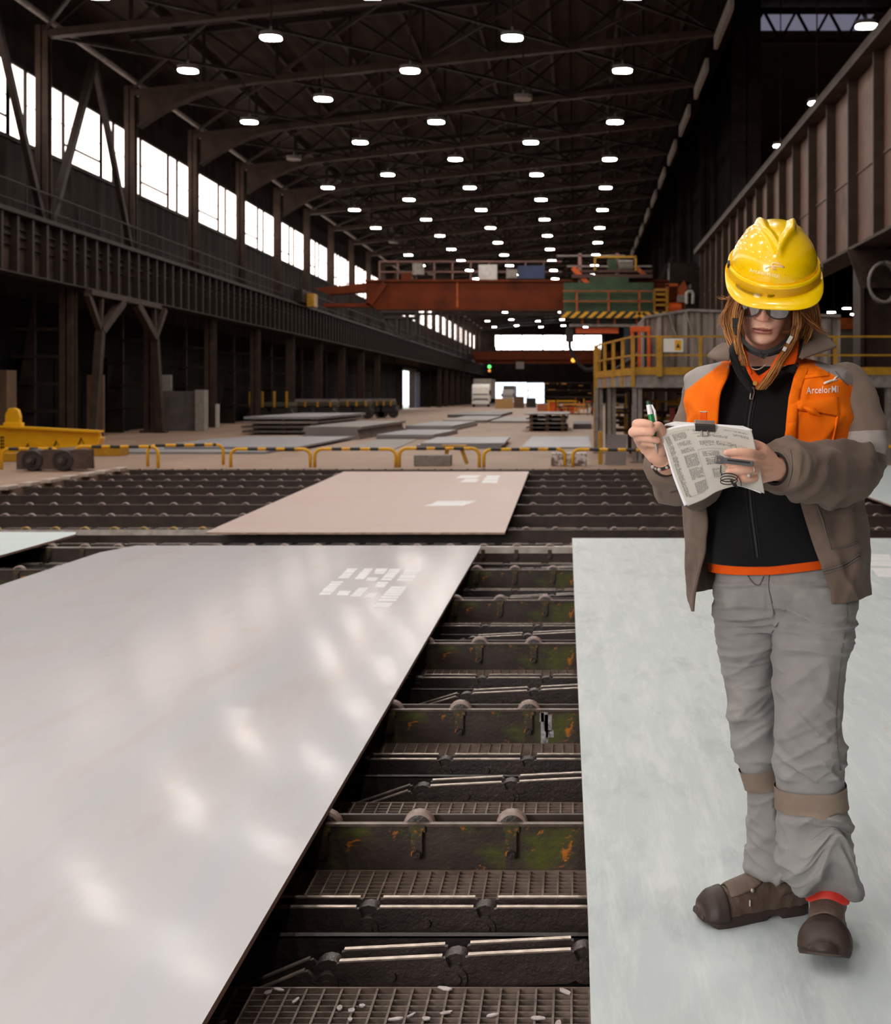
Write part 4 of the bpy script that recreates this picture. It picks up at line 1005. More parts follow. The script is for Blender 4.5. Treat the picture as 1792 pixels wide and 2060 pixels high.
MB().bar((cx_(1152),-.7,cz_(541)),(cx_(1183),-.7,cz_(574)),.2,.25).build('stay', M['orange_paint'], t); MB().bar((cx_(1278),-.7,cz_(541)),(cx_(1300),-.7,cz_(560)),.15,.2).build('stay', M['orange_dark'], t)
MB().bb((cx_(1150),-.9,cz_(562)),(cx_(1310),.5,cz_(555))).bb((cx_(1150),-.7,cz_(550)),(cx_(1310),-.5,cz_(546))).build('trolley_frame', pm('dark_red_frame', srgb(84,50,42), None, .6), t)
# orange end of the crane by the right runway
m = MB(); m.prism([(cx_(1358),cz_(622)),(cx_(1362),cz_(580)),(cx_(1372),cz_(568)),(cx_(1386),cz_(600)),(cx_(1380),cz_(630))],1,-1.2,-.4); m.bb((cx_(1336),-1.2,cz_(628)),(cx_(1342),-.9,cz_(576))); m.bb((cx_(1336),-1.2,cz_(580)),(cx_(1360),-.9,cz_(574))); m.build('hoist_frame', M['orange_dark'], t)
MB().cyl((cx_(1340),-1.3,cz_(624)),(cx_(1366),-1.3,cz_(624)),.3,14).build('hoist_drum', M['orange_paint'], t)
m = MB(); 
for px in (1312, 1337): m.bb((cx_(px)-.06,-1.7,cz_(632)),(cx_(px)+.06,-1.6,cz_(588)))
for py in (588, 597, 608, 618): m.bb((cx_(1312),-1.7,cz_(py)-.06),(cx_(1337),-1.6,cz_(py)+.06))
m.build('yellow_gate', M['yellow_dark'], t)
m = MB(); pts = [(1375,616),(1375,596),(1378,592),(1385,592),(1388,596),(1387,616)]; m.tube([(cx_(a),-1.8,cz_(b)) for a, b in pts], .09, 8); m.build('white_loop', M['white_metal'], t)
MB().bb((cx_(1357),-1.7,cz_(612)),(cx_(1372),-1.5,cz_(599))).build('control_box', M['grey_paint'], t)
m = MB(); m.prism([(cx_(1310),cz_(585)),(cx_(1350),cz_(515)),(cx_(1358),cz_(515)),(cx_(1318),cz_(585))],1,.2,.4); m.bb((cx_(1345),-.5,cz_(570)),(cx_(1400),.8,cz_(530))); m.bb((cx_(1388),-.8,6.4),(cx_(1410),.6,cz_(540))); m.build('end_frame', M['steel_dark'], t)
MB().bb((5.8,-1.5,5.5),(6.5,2.5,6.9)).build('end_carriage', M['steel_dark'], t)
# cable festoon under the crane
m = MB()
pts = [(1146,668),(1146,700),(1152,715),(1166,735),(1178,745),(1190,745),(1202,733),(1210,715),(1212,695),(1212,668)]
m.tube([(cx_(a),-1.2,cz_(b)) for a, b in pts], .1, 8); m.build('hanging_cable', M['rubber'], t, smooth=True)
MB().bb((cx_(1138),-1.3,cz_(690)),(cx_(1154),-1.0,cz_(660))).build('cable_clamp', M['black_paint'], t)
# second crane far away
d2 = 172.0
t = thing('far_crane', 'distant reddish overhead crane in front of the bright end window', 'crane', (0, d2, 0))
MB().bb((-14.0,.2,cz_(731,d2)),(5.6,1.3,6.3)).build('lower_girder', M['rust_red'], t); MB().bb((-14.2,0,6.35),(6,1.5,cz_(707,d2))).build('bridge_girder', M['rust_red'], t); MB().bb((-14.2,-.3,6.22),(6,1.5,6.4)).build('girder_flange', M['rust_red'], t)
MB().bb((cx_(1038,d2),-.5,cz_(742,d2)),(cx_(1054,d2),0,cz_(728,d2))).build('control_cabin', M['grey_paint'], t)
m = MB()
for px in range(985, 1135, 12): m.bb((cx_(px,d2)-.06,0,cz_(707,d2)),(cx_(px,d2)+.06,.1,cz_(697,d2)))
m.bb((cx_(985,d2),0,cz_(698,d2)-.05),(cx_(1135,d2),.1,cz_(698,d2)+.05)); m.build('walkway_rail', M['steel_dark'], t)
MB().bb((-14.9,-1,6.22),(-14.3,2.5,7)).build('end_carriage', M['steel_dark'], t)
# signal lamp and beacon carried by the distant crane
o = MB().bb((cx_(982,d2),-1.2,cz_(751,d2)),(cx_(989,d2),-1.0,cz_(733,d2))).build('signal_box', M['black_paint'], t)
MB().cyl((cx_(985.5,d2),-1.26,cz_(738,d2)),(cx_(985.5,d2),-1.2,cz_(738,d2)),.22,14).build('green_lens', emit('green_signal', (.1,.9,.15,1), 2.5), o)
MB().cyl((cx_(985.5,d2),-1.26,cz_(746,d2)),(cx_(985.5,d2),-1.2,cz_(746,d2)),.18,14).build('amber_lens', emit('amber_signal', (.8,.3,.05,1), 1.2), o)
MB().bar((cx_(985.5,d2),-1.0,cz_(735,d2)),(cx_(985.5,d2),0,6.5),.15,.15).build('signal_bracket', M['black_paint'], t)
MB().ball((cx_(1153,d2),-.7,cz_(725,d2)),.3,14,10).build('amber_beacon', emit('amber_beacon', (1,.45,.05,1), 1.6), t, smooth=True)
MB().bar((cx_(1153,d2),-.6,cz_(725,d2)),(cx_(1153,d2),.3,cz_(725,d2)),.15,.15).build('beacon_bracket', M['steel_dark'], t)
# ---------------------------------------------------------------- the worker
import numpy as np
from mathutils.bvhtree import BVHTree
PB = Vector((.52, 2.88, PT))                 # base of the figure on the plate
def L(px, py, d): return at(px, py, d) - PB
YAW = R(-18)
def cat(p0, p1, p2, p3, t):
    return .5*((2*p1)+(-p0+p2)*t+(2*p0-5*p1+4*p2-p3)*t*t+(-p0+3*p1-3*p2+p3)*t**3)
def spl(arr, M):
    arr = np.array(arr, float); n = len(arr); out = []
    for i in range(M):
        u = (n-1)*i/(M-1); k = min(int(u), n-2); t = u-k
        out.append(cat(arr[max(k-1,0)], arr[k], arr[k+1], arr[min(k+2,n-1)], t))
    return np.array(out)
def secs(lst, M):
    """rows (px, py, d, a, b[, yaw]) -> interpolated (x, y, z, a, b, yaw)"""
    rows = []
    for r_ in lst:
        c = L(r_[0], r_[1], r_[2]); rows.append((c.x, c.y, c.z, r_[3], r_[4], r_[5] if len(r_) > 5 else YAW))
    return spl(rows, M)
def ringpt(s, t, ex=2.0):
    x, y, z, a, b, yw = s; ct, st = math.cos(t), math.sin(t)
    if ex != 2: ct = math.copysign(abs(ct)**(2/ex), ct); st = math.copysign(abs(st)**(2/ex), st)
    ux, uy = math.cos(yw), math.sin(yw)
    return Vector((x+a*ct*ux-b*st*uy, y+a*ct*uy+b*st*ux, z))
def loft_closed(mb, rows, N=48, ex=2.0): return mb.rings([[ringpt(s, 2*math.pi*j/N, ex) for j in range(N)] for s in rows])
def pathtube(mb, pts, M, N=40, asp=None):
    """pts (px,py,d,r) -> smooth tapered tube, rings across the path"""
    rows = spl([tuple(L(*p[:3]))+(p[3],) for p in pts], M)
    return mb.tube([Vector(r_[:3]) for r_ in rows], [float(r_[3]) for r_ in rows], N)
def wpx(p):
    w = p+PB; return VX+w.x/w.y*FPX, VY-(w.z-CAMZ)/w.y*FPX
def remesh(name, mb, vox, smooth=4, fac=.5, adapt=0):
    me = mb.mesh(name+'_src', []) if False else None
    me = bpy.data.meshes.new('src'); me.from_pydata(mb.v, [], mb.f)
    bm = bmesh.new(); bm.from_mesh(me); bmesh.ops.recalc_face_normals(bm, faces=bm.faces[:]); bm.to_mesh(me); bm.free()
    ob = bpy.data.objects.new('src', me); COL.objects.link(ob)
    m = ob.modifiers.new('r', 'REMESH'); m.mode = 'VOXEL'; m.voxel_size = vox; m.use_smooth_shade = True
    if smooth:
        s = ob.modifiers.new('s', 'SMOOTH'); s.factor = fac; s.iterations = smooth
    dg = bpy.context.evaluated_depsgraph_get(); dg.update()
    out = bpy.data.meshes.new_from_object(ob.evaluated_get(dg)); out.name = name
    bpy.data.objects.remove(ob); bpy.data.meshes.remove(me)
    return out
def displace(me, fn):
    n = len(me.vertices); co = np.empty(n*3); me.vertices.foreach_get('co', co); co = co.reshape(-1,3)
    no = np.empty(n*3); me.vertex_normals.foreach_get('vector', no); no = no.reshape(-1,3)
    d = np.array([fn(co[i], no[i]) for i in range(n)])
    if d.ndim == 1: co = co + no*d[:,None]
    else: co = co + d
    me.vertices.foreach_set('co', co.ravel()); me.update(); return co
def nz(x, y, z): return mnoise.noise((x, y, z))
def ridge(x, y, z): return 1-2*abs(nz(x, y, z))
def sharp(x, y, z): return max(0, 1-2.4*abs(nz(x, y, z)))**2.2
def sstep(a, b, x):
    t = max(0, min(1, (x-a)/(b-a))); return t*t*(3-2*t)
def bvh_of(*obs):
    vs, ps = [], []
    for me in obs:
        o = len(vs); vs += [v.co.copy() for v in me.vertices]; ps += [tuple(i+o for i in p.vertices) for p in me.polygons]
    return BVHTree.FromPolygons(vs, ps)
CAMP = Vector((0, 0, CAMZ)) - PB
def hit(bvh, px, py, off=.002, dflt=2.8):
    dr = (at(px, py, 1.0)-Vector((0,0,CAMZ))).normalized()
    h = bvh.ray_cast(CAMP, dr)
    p = h[0] if h[0] is not None else L(px, py, dflt)
    return p - dr*off
def surf_patch(mb, bvh, quad, nu, nv, th, base=.0005, puff=0, dflt=2.8, sm=0):
    """a piece of cloth lying on a surface: corners A B C D in picture order, thickness th"""
    A, B, C_, D = [Vector((q[0], q[1])) for q in quad]
    top, bot = [], []
    for j in range(nv+1):
        for i in range(nu+1):
            u, v = i/nu, j/nv
            p = A.lerp(B, u).lerp(D.lerp(C_, u), v)
            o = base+th+puff*4*u*(1-u)*4*v*(1-v)*.25*4
            e = hit(bvh, p.x, p.y, 0, dflt); dr = (e-CAMP).normalized()
            top.append(e-dr*o); bot.append(e+dr*.004)
    w = nu+1; n = len(top)
    fs = [(j*w+i, (j+1)*w+i, (j+1)*w+i+1, j*w+i+1) for j in range(nv) for i in range(nu)]
    bd = [i for i in range(w)]+[j*w+nu for j in range(1,nv+1)]+[nv*w+i for i in range(nu-1,-1,-1)]+[j*w for j in range(nv-1,0,-1)]
    fs2 = [(a, b, b+n, a+n) for a, b in zip(bd, bd[1:]+bd[:1])]
    return mb.add(top+bot, fs+fs2)
def cloth(name, c1, c2, rough=.85, sheen=.0, sc=6, bmp=.25, c3=None, wv=420, wr=0, **kw):
    m = pm(name, c1, c2, rough, scale=sc, spec=.2, c3=c3, **kw); t = m.node_tree; b = t.nodes['Principled BSDF']
    v = coords(t); w = nd(t, 'ShaderNodeTexNoise'); w.inputs['Scale'].default_value = wv; w.inputs['Detail'].default_value = 2
    t.links.new(v, w.inputs['Vector']); bump(t, b, w.outputs['Fac'], bmp, .002)
    if wr:       # small creases of the worn cloth
        n1 = t.nodes.new('ShaderNodeTexNoise'); n1.noise_type = 'RIDGED_MULTIFRACTAL'; n1.inputs['Scale'].default_value = 9; n1.inputs['Detail'].default_value = 3; n1.inputs['Distortion'].default_value = .6
        t.links.new(coords(t, (1, 1, 1.7)), n1.inputs['Vector'])
        b2 = t.nodes.new('ShaderNodeBump'); b2.inputs['Strength'].default_value = wr; b2.inputs['Distance'].default_value = .008
        t.links.new(n1.outputs['Fac'], b2.inputs['Height'])
        b1 = [q for q in t.nodes if q.type == 'BUMP' and q != b2][0]; t.links.new(b2.outputs[0], b1.inputs['Normal'])
    b.inputs['Sheen Weight'].default_value = sheen; return m
M['c_brown'] = cloth('taupe_work_cloth', srgb(122,104,92), srgb(106,90,80), c3=srgb(92,78,70), s3=5, sheen=.1, wr=.8)
M['c_orange'] = cloth('orange_work_cloth', srgb(255,122,6), srgb(244,108,4), c3=srgb(226,94,6), s3=7, wr=.4)
M['c_grey'] = cloth('grey_reflective_cloth', srgb(160,152,148), srgb(142,134,130), .55)
M['c_black'] = cloth('black_fleece', srgb(17,16,18), srgb(23,22,24), .95, sheen=.1, wv=700, bmp=.5)
M['c_inside'] = cloth('dark_jacket_lining', srgb(40,36,36), srgb(52,46,45))
M['c_polo'] = cloth('orange_polo_cloth', srgb(238,92,14), srgb(222,80,12))
M['c_trouser'] = cloth('grey_work_trousers', srgb(150,147,146), srgb(134,131,130), c3=srgb(160,155,151), s3=4, sheen=.1, wr=.9)
M['c_band'] = cloth('tan_knee_band', srgb(146,128,114), srgb(128,112,100), .6)
M['boot'] = pm('brown_boot_leather', srgb(92,74,64), srgb(78,62,54), .5, scale=12, c3=srgb(100,82,71), s3=9, lo3=.5, hi3=.8, bmp=.3, bscale=90)
M['boot_dark'] = pm('dark_boot_rubber', srgb(62,46,40), srgb(48,36,32), .55, scale=10, bmp=.2, bscale=60)
M['boot_tongue'] = pm('taupe_boot_leather', srgb(108,89,78), srgb(88,72,63), .55, scale=9, bmp=.3, bscale=70)
M['boot_red'] = pm('red_boot_collar', srgb(206,52,36), srgb(176,38,28), .5, scale=12)
def skin_mat():
    m, t, b = nt('skin'); a = t.nodes.new('ShaderNodeVertexColor'); a.layer_name = 'Col'
    n = noise(t, coords(t), 60, 4); c = mixc(t, n, (1,1,1,1), (.86,.80,.78,1))
    mx = t.nodes.new('ShaderNodeMix'); mx.data_type = 'RGBA'; mx.blend_type = 'MULTIPLY'; mx.inputs[0].default_value = 1
    t.links.new(a.outputs[0], mx.inputs[6]); t.links.new(c, mx.inputs[7]); t.links.new(mx.outputs[2], b.inputs['Base Color'])
    b.inputs['Roughness'].default_value = .48; b.inputs['Subsurface Weight'].default_value = .12
    b.inputs['Subsurface Radius'].default_value = (1,.35,.2); b.inputs['Subsurface Scale'].default_value = .006
    bump(t, b, noise(t, coords(t), 500, 3), .12, .001); return m
M['skin'] = skin_mat()
# ---- head frame
HC = L(1544, 573, 2.85)
HR = (Euler((0,0,R(-14))).to_matrix() @ Euler((R(30),0,0)).to_matrix() @ Euler((0,R(7),0)).to_matrix())
def hd(x, y, z): return HC + HR @ Vector((x, y, z))
HRi = HR.transposed()
ZT = [-.118,-.112,-.10,-.08,-.06,-.04,-.02,0,.02,.04,.07,.10,.115,.12]
WT_ = [.014,.028,.040,.050,.056,.061,.065,.068,.070,.072,.069,.054,.03,.006]
YF = [-.076,-.085,-.089,-.087,-.088,-.088,-.088,-.090,-.093,-.093,-.085,-.062,-.03,-.005]
YB = [-.046,-.032,-.008,.02,.04,.06,.075,.085,.092,.095,.092,.07,.04,.01]
g2 = lambda a, s: math.exp(-(a/s)**2)
def face_fwd(x, z):
    """how far the face stands proud of the plain head at x, z"""
    ax = abs(x); f = 0
    pr = 0
    if -.05 < z < .03:
        pr = .30+.70*sstep(.02, -.032, z); pr *= 1-sstep(-.036, -.047, z); pr *= sstep(.03, .012, z)
    f += .026*g2(x, .0095+.003*sstep(.0,-.035,z))*pr
    f += .0095*g2(ax-.0125, .0065)*g2(z+.036, .008)
    f -= .009*g2(ax-.032, .017)*g2(z-.010, .013); f += .0065*g2(ax-.032, .013)*g2(z-.006, .009)
    f += .004*g2(ax-.03, .022)*g2(z-.03, .009)
    f += .0045*g2(ax-.040, .02)*g2(z+.028, .02)
    f += .004*g2(x, .03)*g2(z+.063, .016)
    m_ = 1-sstep(.017, .026, ax)
    f += m_*(.0052*g2(z+.0665-.0012*g2(ax-.006,.004), .0040)*.75+.0048*g2(z+.0770, .0045)-.0042*g2(z+.0712, .0017))
    f -= .0015*g2(x, .003)*g2(z+.057, .006)
    f -= .0035*g2(x, .022)*g2(z+.088, .006); f += .0085*g2(x, .018)*g2(z+.101, .013)
    return f
def head_mesh(mb):
    rr_ = []
    for k in range(100):
        z = -.118+.238*k/99
        w, yf, yb = (float(np.interp(z, ZT, q)) for q in (WT_, YF, YB))
        c, h = (yf+yb)/2, (yb-yf)/2; ring = []
        for j in range(120):
            t = 2*math.pi*j/120; ct, st = math.cos(t), math.sin(t)
            ex = 2.3
            x = w*math.copysign(abs(ct)**(2/ex), ct); y = c+h*math.copysign(abs(st)**(2/ex), st)
            if st < 0: y -= face_fwd(x, z)*min(1, -st*1.6)
            ring.append(hd(x, y, z))
        rr_.append(ring)
    mb.rings(rr_)
body = MB(); head_mesh(body)
for s in (-1, 1): body.ball(hd(.074*s, .012, -.012), (.012,.022,.03), 14, 10)
# neck, torso core, limbs (inside the clothes)
nb = [(1543,600,2.90,.052),(1545,700,2.93,.054),(1548,735,2.94,.060),(1552,765,2.94,.10)]
pathtube(body, nb, 10, 28)
loft_closed(body, secs([(1550,748,2.94,.07,.06),(1552,775,2.94,.13,.075),(1556,850,2.93,.14,.095),(1558,950,2.92,.12,.09),(1562,1050,2.92,.13,.10),(1570,1130,2.92,.135,.10),(1578,1200,2.92,.13,.09)], 30), 40)
ARM_L = [(1660,790,2.93,.036),(1710,830,2.89,.036),(1718,900,2.87,.034),(1708,948,2.84,.034),(1650,949,2.71,.036),(1600,945,2.60,.029),(1566,944,2.545,.026)]
ARM_R = [(1462,790,2.95,.034),(1410,840,2.98,.032),(1402,900,2.93,.032),(1396,958,2.82,.033),(1368,950,2.69,.034),(1345,932,2.58,.028),(1332,920,2.545,.025)]
for q in (ARM_L, ARM_R): pathtube(body, q, 26, 24)
def limb(pts, M=12, N=20): pathtube(body, pts, M, N)
def finger(pts): pathtube(body, pts, 16, 16); e = pts[-1]; body.ball(L(*e[:3]), e[3], 14, 10)
# her left hand, thumb on the board edge, fingers over the hanging pages
for e in ((1533,919,2.495,.0125),(1529,933,2.485,.0125),(1527,947,2.488,.0125),(1531,961,2.50,.0115)):
    limb([(1566,944,2.545,.021),(1550,(944+e[1])/2,2.52,.0165),e]); body.ball(L(*e[:3]), .0128, 14, 10)
body.ball(L(1549,926,2.527), (.017,.014,.019), 14, 10)
finger([(1533,919,2.495,.0112),(1518,914,2.462,.0098),(1504,912,2.442,.0098),(1482,910,2.432,.0086),(1461,911,2.428,.0068)])
finger([(1529,933,2.485,.0112),(1516,929,2.455,.0100),(1502,929,2.440,.0100),(1480,930,2.432,.0088),(1460,931,2.430,.0070)])
finger([(1527,947,2.488,.0110),(1516,945,2.455,.0098),(1503,945,2.438,.0098),(1483,946,2.430,.0084),(1466,948,2.428,.0068)])
finger([(1531,961,2.50,.0102),(1520,961,2.466,.0088),(1509,962,2.450,.0088),(1494,963,2.440,.0074),(1482,962,2.436,.0060)])
finger([(1552,927,2.535,.0150),(1543,911,2.515,.0118),(1534,902,2.502,.0108),(1526,896,2.498,.0094),(1518,891,2.496,.0072)])
# her right hand closed round the pen
for e in ((1297,868,2.505,.0122),(1289,879,2.512,.0122),(1291,892,2.528,.0120),(1299,903,2.545,.0112)):
    limb([(1332,922,2.548,.020),(1316,(922+e[1])/2+2,2.535,.0175),e]); body.ball(L(*e[:3]), .0126, 14, 10)
body.ball(L(1326,900,2.525), (.017,.016,.020), 14, 10)
finger([(1297,868,2.505,.0110),(1287,857,2.478,.0098),(1280,853,2.458,.0096),(1294,851,2.442,.0084),(1308,853,2.438,.0068)])
finger([(1289,879,2.512,.0110),(1279,873,2.482,.0098),(1273,869,2.462,.0096),(1292,868,2.444,.0084),(1311,870,2.440,.0068)])
finger([(1291,892,2.528,.0108),(1284,884,2.494,.0096),(1286,879,2.474,.0094),(1305,882,2.452,.0082),(1322,886,2.454,.0066)])
finger([(1299,903,2.545,.0100),(1296,894,2.508,.0086),(1299,890,2.488,.0084),(1314,893,2.468,.0072),(1326,897,2.470,.0058)])
finger([(1332,904,2.528,.0150),(1333,884,2.492,.0116),(1329,866,2.468,.0108),(1322,857,2.454,.0098),(1310,866,2.442,.0074)])
# legs inside the trousers
LEG_R = [(1512,1190,2.95,.065),(1509,1300,2.97,.052),(1515,1430,2.98,.042),(1532,1530,2.99,.033),(1552,1640,3.03,.034),(1562,1715,3.05,.026),(1566,1760,3.055,.024)]
LEG_L = [(1642,1190,2.88,.065),(1634,1300,2.84,.055),(1628,1430,2.81,.045),(1630,1530,2.81,.040),(1638,1640,2.84,.036),(1650,1720,2.87,.028),(1656,1775,2.885,.024)]
for q in (LEG_R, LEG_L): pathtube(body, q, 20, 24)
me_body = remesh('person', body, .0021, 3, .5)
# small forms the voxels lost, colours of the skin by region
n = len(me_body.vertices); co = np.empty(n*3); me_body.vertices.foreach_get('co', co); co = co.reshape(-1,3)
hl = (co-np.array(HC)) @ np.array(HR)          # head coordinates
col = np.tile(np.array(srgb(244,192,166)), (n,1))
lip = np.array(srgb(190,112,102)); chk = np.array(srgb(222,140,118)); nail = np.array(srgb(236,176,160)); dark = np.array(srgb(96,44,40)); lid = np.array(srgb(196,132,110))
G = lambda a, s: np.exp(-(a/s)**2)
fr = (hl[:,1] < -.05)&(np.abs(hl[:,2]) < .14)&(np.abs(hl[:,0]) < .09)
x_, z_ = hl[:,0], hl[:,2]
def blend(w, c):
    global col
    w = np.clip(w, 0, 1)[:,None]; col = col*(1-w)+c*w
ml = np.clip((.0245-np.abs(x_))/.004, 0, 1)*fr
blend(.55*fr*(G(np.abs(x_)-.044, .02)*G(z_+.03, .018)+.8*G(x_, .014)*G(z_+.033, .012)), chk)
blend(.9*ml*(np.abs(z_+.0714+.0018*(np.abs(x_)/.02)**2) < .0092-.0055*(np.abs(x_)/.024)**2), lip)
blend(.9*ml*(np.abs(z_+.0712) < .0012), dark)
blend(.4*fr*G(np.abs(x_)-.032, .014)*G(z_-.008, .009), lid)
blend(.8*fr*((np.abs(np.abs(x_)-.033-.0) < .020)&(np.abs(z_-.033-.004*np.cos((np.abs(x_)-.033)/.02)) < .0028)), np.array(srgb(120,80,56)))
for e in ((1461,911,2.428),(1466,948,2.428),(1482,962,2.436),(1518,891,2.496),(1308,853,2.438),(1311,870,2.440),(1310,866,2.442)):
    p = np.array(L(*e)); blend(.5*(np.linalg.norm(co-p-np.array((.003,-.004,.003)), axis=1) < .0062), nail)
hands = (co[:,1]+PB.y < 2.56)
blend(.25*hands*(np.random.RandomState(1).rand(n) > 2), chk)
at_ = me_body.color_attributes.new('Col', 'FLOAT_COLOR', 'POINT'); col[:,3] = 1
at_.data.foreach_set('color', col.astype(np.float32).ravel())
me_body.materials.append(M['skin'])
me_body.polygons.foreach_set('use_smooth', [True]*len(me_body.polygons))
person = link('person', me_body); person.location = PB
tag(person, 'woman in yellow helmet and orange work jacket writing on a clipboard, on the pale plate', 'person')
# ---------------------------------------------------------------- clothes
def finish(name, me, mats, sub=None, parent=None):
    for m in (mats if isinstance(mats, (list, tuple)) else [mats]): me.materials.append(m)
    me.polygons.foreach_set('use_smooth', [True]*len(me.polygons))
    return link(name, me, parent or person)
# trousers: pelvis and legs in one skin, then the creases
tr = MB()
loft_closed(tr, secs([(1574,1110,2.92,.150,.120),(1576,1150,2.92,.158,.128),(1579,1200,2.92,.164,.128),(1580,1235,2.92,.155,.115),(1580,1262,2.92,.10,.08)], 24), 56, 2.3)
TL_R = [(1516,1170,2.96,.085,.105),(1508,1230,2.96,.083,.100),(1509,1330,2.97,.066,.086),(1517,1430,2.98,.056,.074),(1522,1500,2.98,.055,.068),(1533,1560,2.99,.045,.062),(1552,1610,3.02,.055,.062),(1557,1680,3.04,.060,.066),(1560,1715,3.05,.062,.072),(1562,1745,3.05,.065,.080)]
TL_L = [(1640,1170,2.88,.088,.110),(1640,1230,2.86,.090,.104),(1630,1330,2.83,.081,.088),(1624,1430,2.80,.072,.078),(1628,1500,2.80,.074,.074),(1630,1590,2.82,.077,.072),(1636,1660,2.84,.080,.074),(1642,1720,2.85,.078,.084),(1656,1765,2.865,.070,.096),(1664,1790,2.875,.066,.104)]
rowsR, rowsL = secs(TL_R, 60), secs(TL_L, 60)
loft_closed(tr, rowsR, 48, 2.2); loft_closed(tr, rowsL, 48, 2.2)
me = remesh('trousers', tr, .0042, 5, .5)
zz = lambda py, d=2.85: L(0, py, d).z
def crease(c, nrm):
    x, y, z = c; px, py = wpx(Vector(c)); d = 0
    left = px > 1557
    thigh = sstep(1150, 1185, py)*(1-sstep(1300, 1420, py))
    d += .0040*thigh*ridge(x*2.6+.3*nz(z*9,x*6,1), y*3, z*17+x*2.5*(1 if left else -1)+3.1)
    d += .0105*thigh*sharp(x*2.4+.4*nz(z*5,x*9,4), y*4+7, z*26+x*(5 if left else -4))+.0062*thigh*sharp(x*4+9, y*5, z*40-x*6)
    knee = math.exp(-((py-1500)/95)**2); kz = z*11 + (x*10 if left else -x*8)
    d += .0100*knee*ridge(x*2.5+11, y*2.5, kz)+.0135*knee*sharp(x*5, y*5, kz*1.7)+.006*knee*sharp(x*7+3, y*7, z*22-x*14)
    mid = math.exp(-((py-1400)/80)**2); d += .0105*mid*sharp(x*5+3, y*5, z*11-x*13)
    shin = sstep(1590, 1650, py)
    d += .0080*shin*ridge(x*4+5, y*3.5, z*8+x*8)+.0120*shin*sharp(x*6+2, y*6, z*12-x*10)+.006*shin*sharp(x*9, y*8+4, z*19+x*12)
    d += .0022*ridge(x*20, y*20, z*24)
    d -= .004*math.exp(-((px-1545)/5)**2)*sstep(1150,1165,py)*(1-sstep(1225,1240,py))*(nrm[1] < -.2)
    d -= .85*d*(sstep(1565,1578,py)*(1-sstep(1634,1652,py)) if left else sstep(1528,1540,py)*(1-sstep(1580,1592,py)))
    d *= .45+.55*max(0, -nrm[1]) if py < 1700 else 1
    if left and py > 1640:
        fy = (x+PB.x)/1.0; cx, cy = L(1660,1790,2.86).x, L(1660,1790,2.86).y
        fr_ = max(0, (cy-y)/.1); lift = .140*min(1, fr_)*sstep(1610, 1800, py)**1.4*math.exp(-((x-cx)/.052)**2)
        return np.array(nrm)*d+np.array((0,-.012*sstep(1690,1800,py)*min(1,fr_),lift))
    return np.array(nrm)*d
displace(me, crease)
trousers = finish('trousers', me, M['c_trouser']); trousers['label'] = 'creased grey work trousers'
tb = bvh_of(me)
def dense(pts):
    return [tuple(q) for q in spl([tuple(p) for p in pts], max(6, len(pts)*5))]
def tl(pts, r_, nm, mt, par, bv, off=.001, n=6):
    m = MB(); m.tube([hit(bv, p[0], p[1], off) for p in dense(pts)], r_, n); return m.build(nm, mt, par, smooth=True)
M['thread'] = cloth('dark_seam_thread', srgb(112,104,99), srgb(98,91,87))
tl([(1700,1180),(1703,1240),(1692,1320),(1683,1400),(1682,1480),(1691,1550)], .0015, 'side_seam', M['thread'], trousers, tb)
tl([(1548,1152),(1546,1180),(1552,1210),(1557,1236)], .0014, 'fly_seam', M['thread'], trousers, tb)
tl([(1504,1158),(1516,1174),(1528,1176),(1536,1160)], .0016, 'fly_stitch', M['thread'], trousers, tb)
def around(rows, i0, i1, off, mt, nm, tilt=0, N=56):
    m = MB(); rr_ = []
    for q in np.linspace(i0, i1, 9):
        k = min(int(q), len(rows)-2); s = rows[k]*(1-(q-k))+rows[k+1]*(q-k); ring = []
        for j in range(N):
            t = 2*math.pi*j/N; s2 = s.copy(); s2[3] += off; s2[4] += off
            p = ringpt(s2, t, 2.2); p.z += tilt*math.cos(t)+.004*nz(p.x*20, p.y*20, 3)
            ring.append(p)
        rr_.append(ring)
    m.rings(rr_, cap=(False, False)); return m
def zrow(rows, py):
    return float(np.interp(-py, [-wpx(Vector(r_[:3]))[1] for r_ in rows][::-1], list(range(len(rows)))[::-1]))
for rows, y0, y1, tilt in ((rowsR, 1540, 1578, .010), (rowsL, 1578, 1622, .004)):
    # the band is laid on the creased cloth
    m = around(rows, zrow(rows, y0), zrow(rows, y1), .003, None, '', tilt)
    out = []
    for v in m.v:
        h = tb.find_nearest(Vector(v)); out.append(tuple(h[0]+h[1]*.0045) if h[0] is not None and h[3] < .035 else v)
    m.v = out
    o = m.build('knee_band', M['c_band'], trousers, smooth=True); o['label'] = 'tan reflective band round the knee'
# black fleece and orange polo under the jacket
VEST = [(1545,738,2.935,.066,.060),(1547,752,2.93,.105,.078),(1549,775,2.93,.155,.098),(1551,810,2.93,.166,.118),(1553,870,2.925,.166,.136),(1554,950,2.92,.152,.128),(1557,1030,2.92,.158,.134),(1562,1085,2.92,.166,.142),(1566,1120,2.92,.168,.142)]
rows = secs(VEST, 70)
def shellmesh(rows, N, tilt=None, fn=None, ex=2.0, th=.004):
    m = MB(); rr_ = []
    for i, s in enumerate(rows):
        ring = []
        for j in range(N):
            t = 2*math.pi*j/N; p = ringpt(s, t, ex)
            if tilt: p.z += tilt(i/(len(rows)-1), t)
            if fn:
                q = fn(p, i/(len(rows)-1), t); p = p+Vector((math.cos(t+YAW), math.sin(t+YAW), 0))*q
            ring.append(p)
        rr_.append(ring)
    m.rings(rr_, cap=(False, False)); return m
tiltf = lambda u, t: sstep(.75, 1, u)*(.016*math.cos(t)+.006*abs(math.cos(t))-.004)
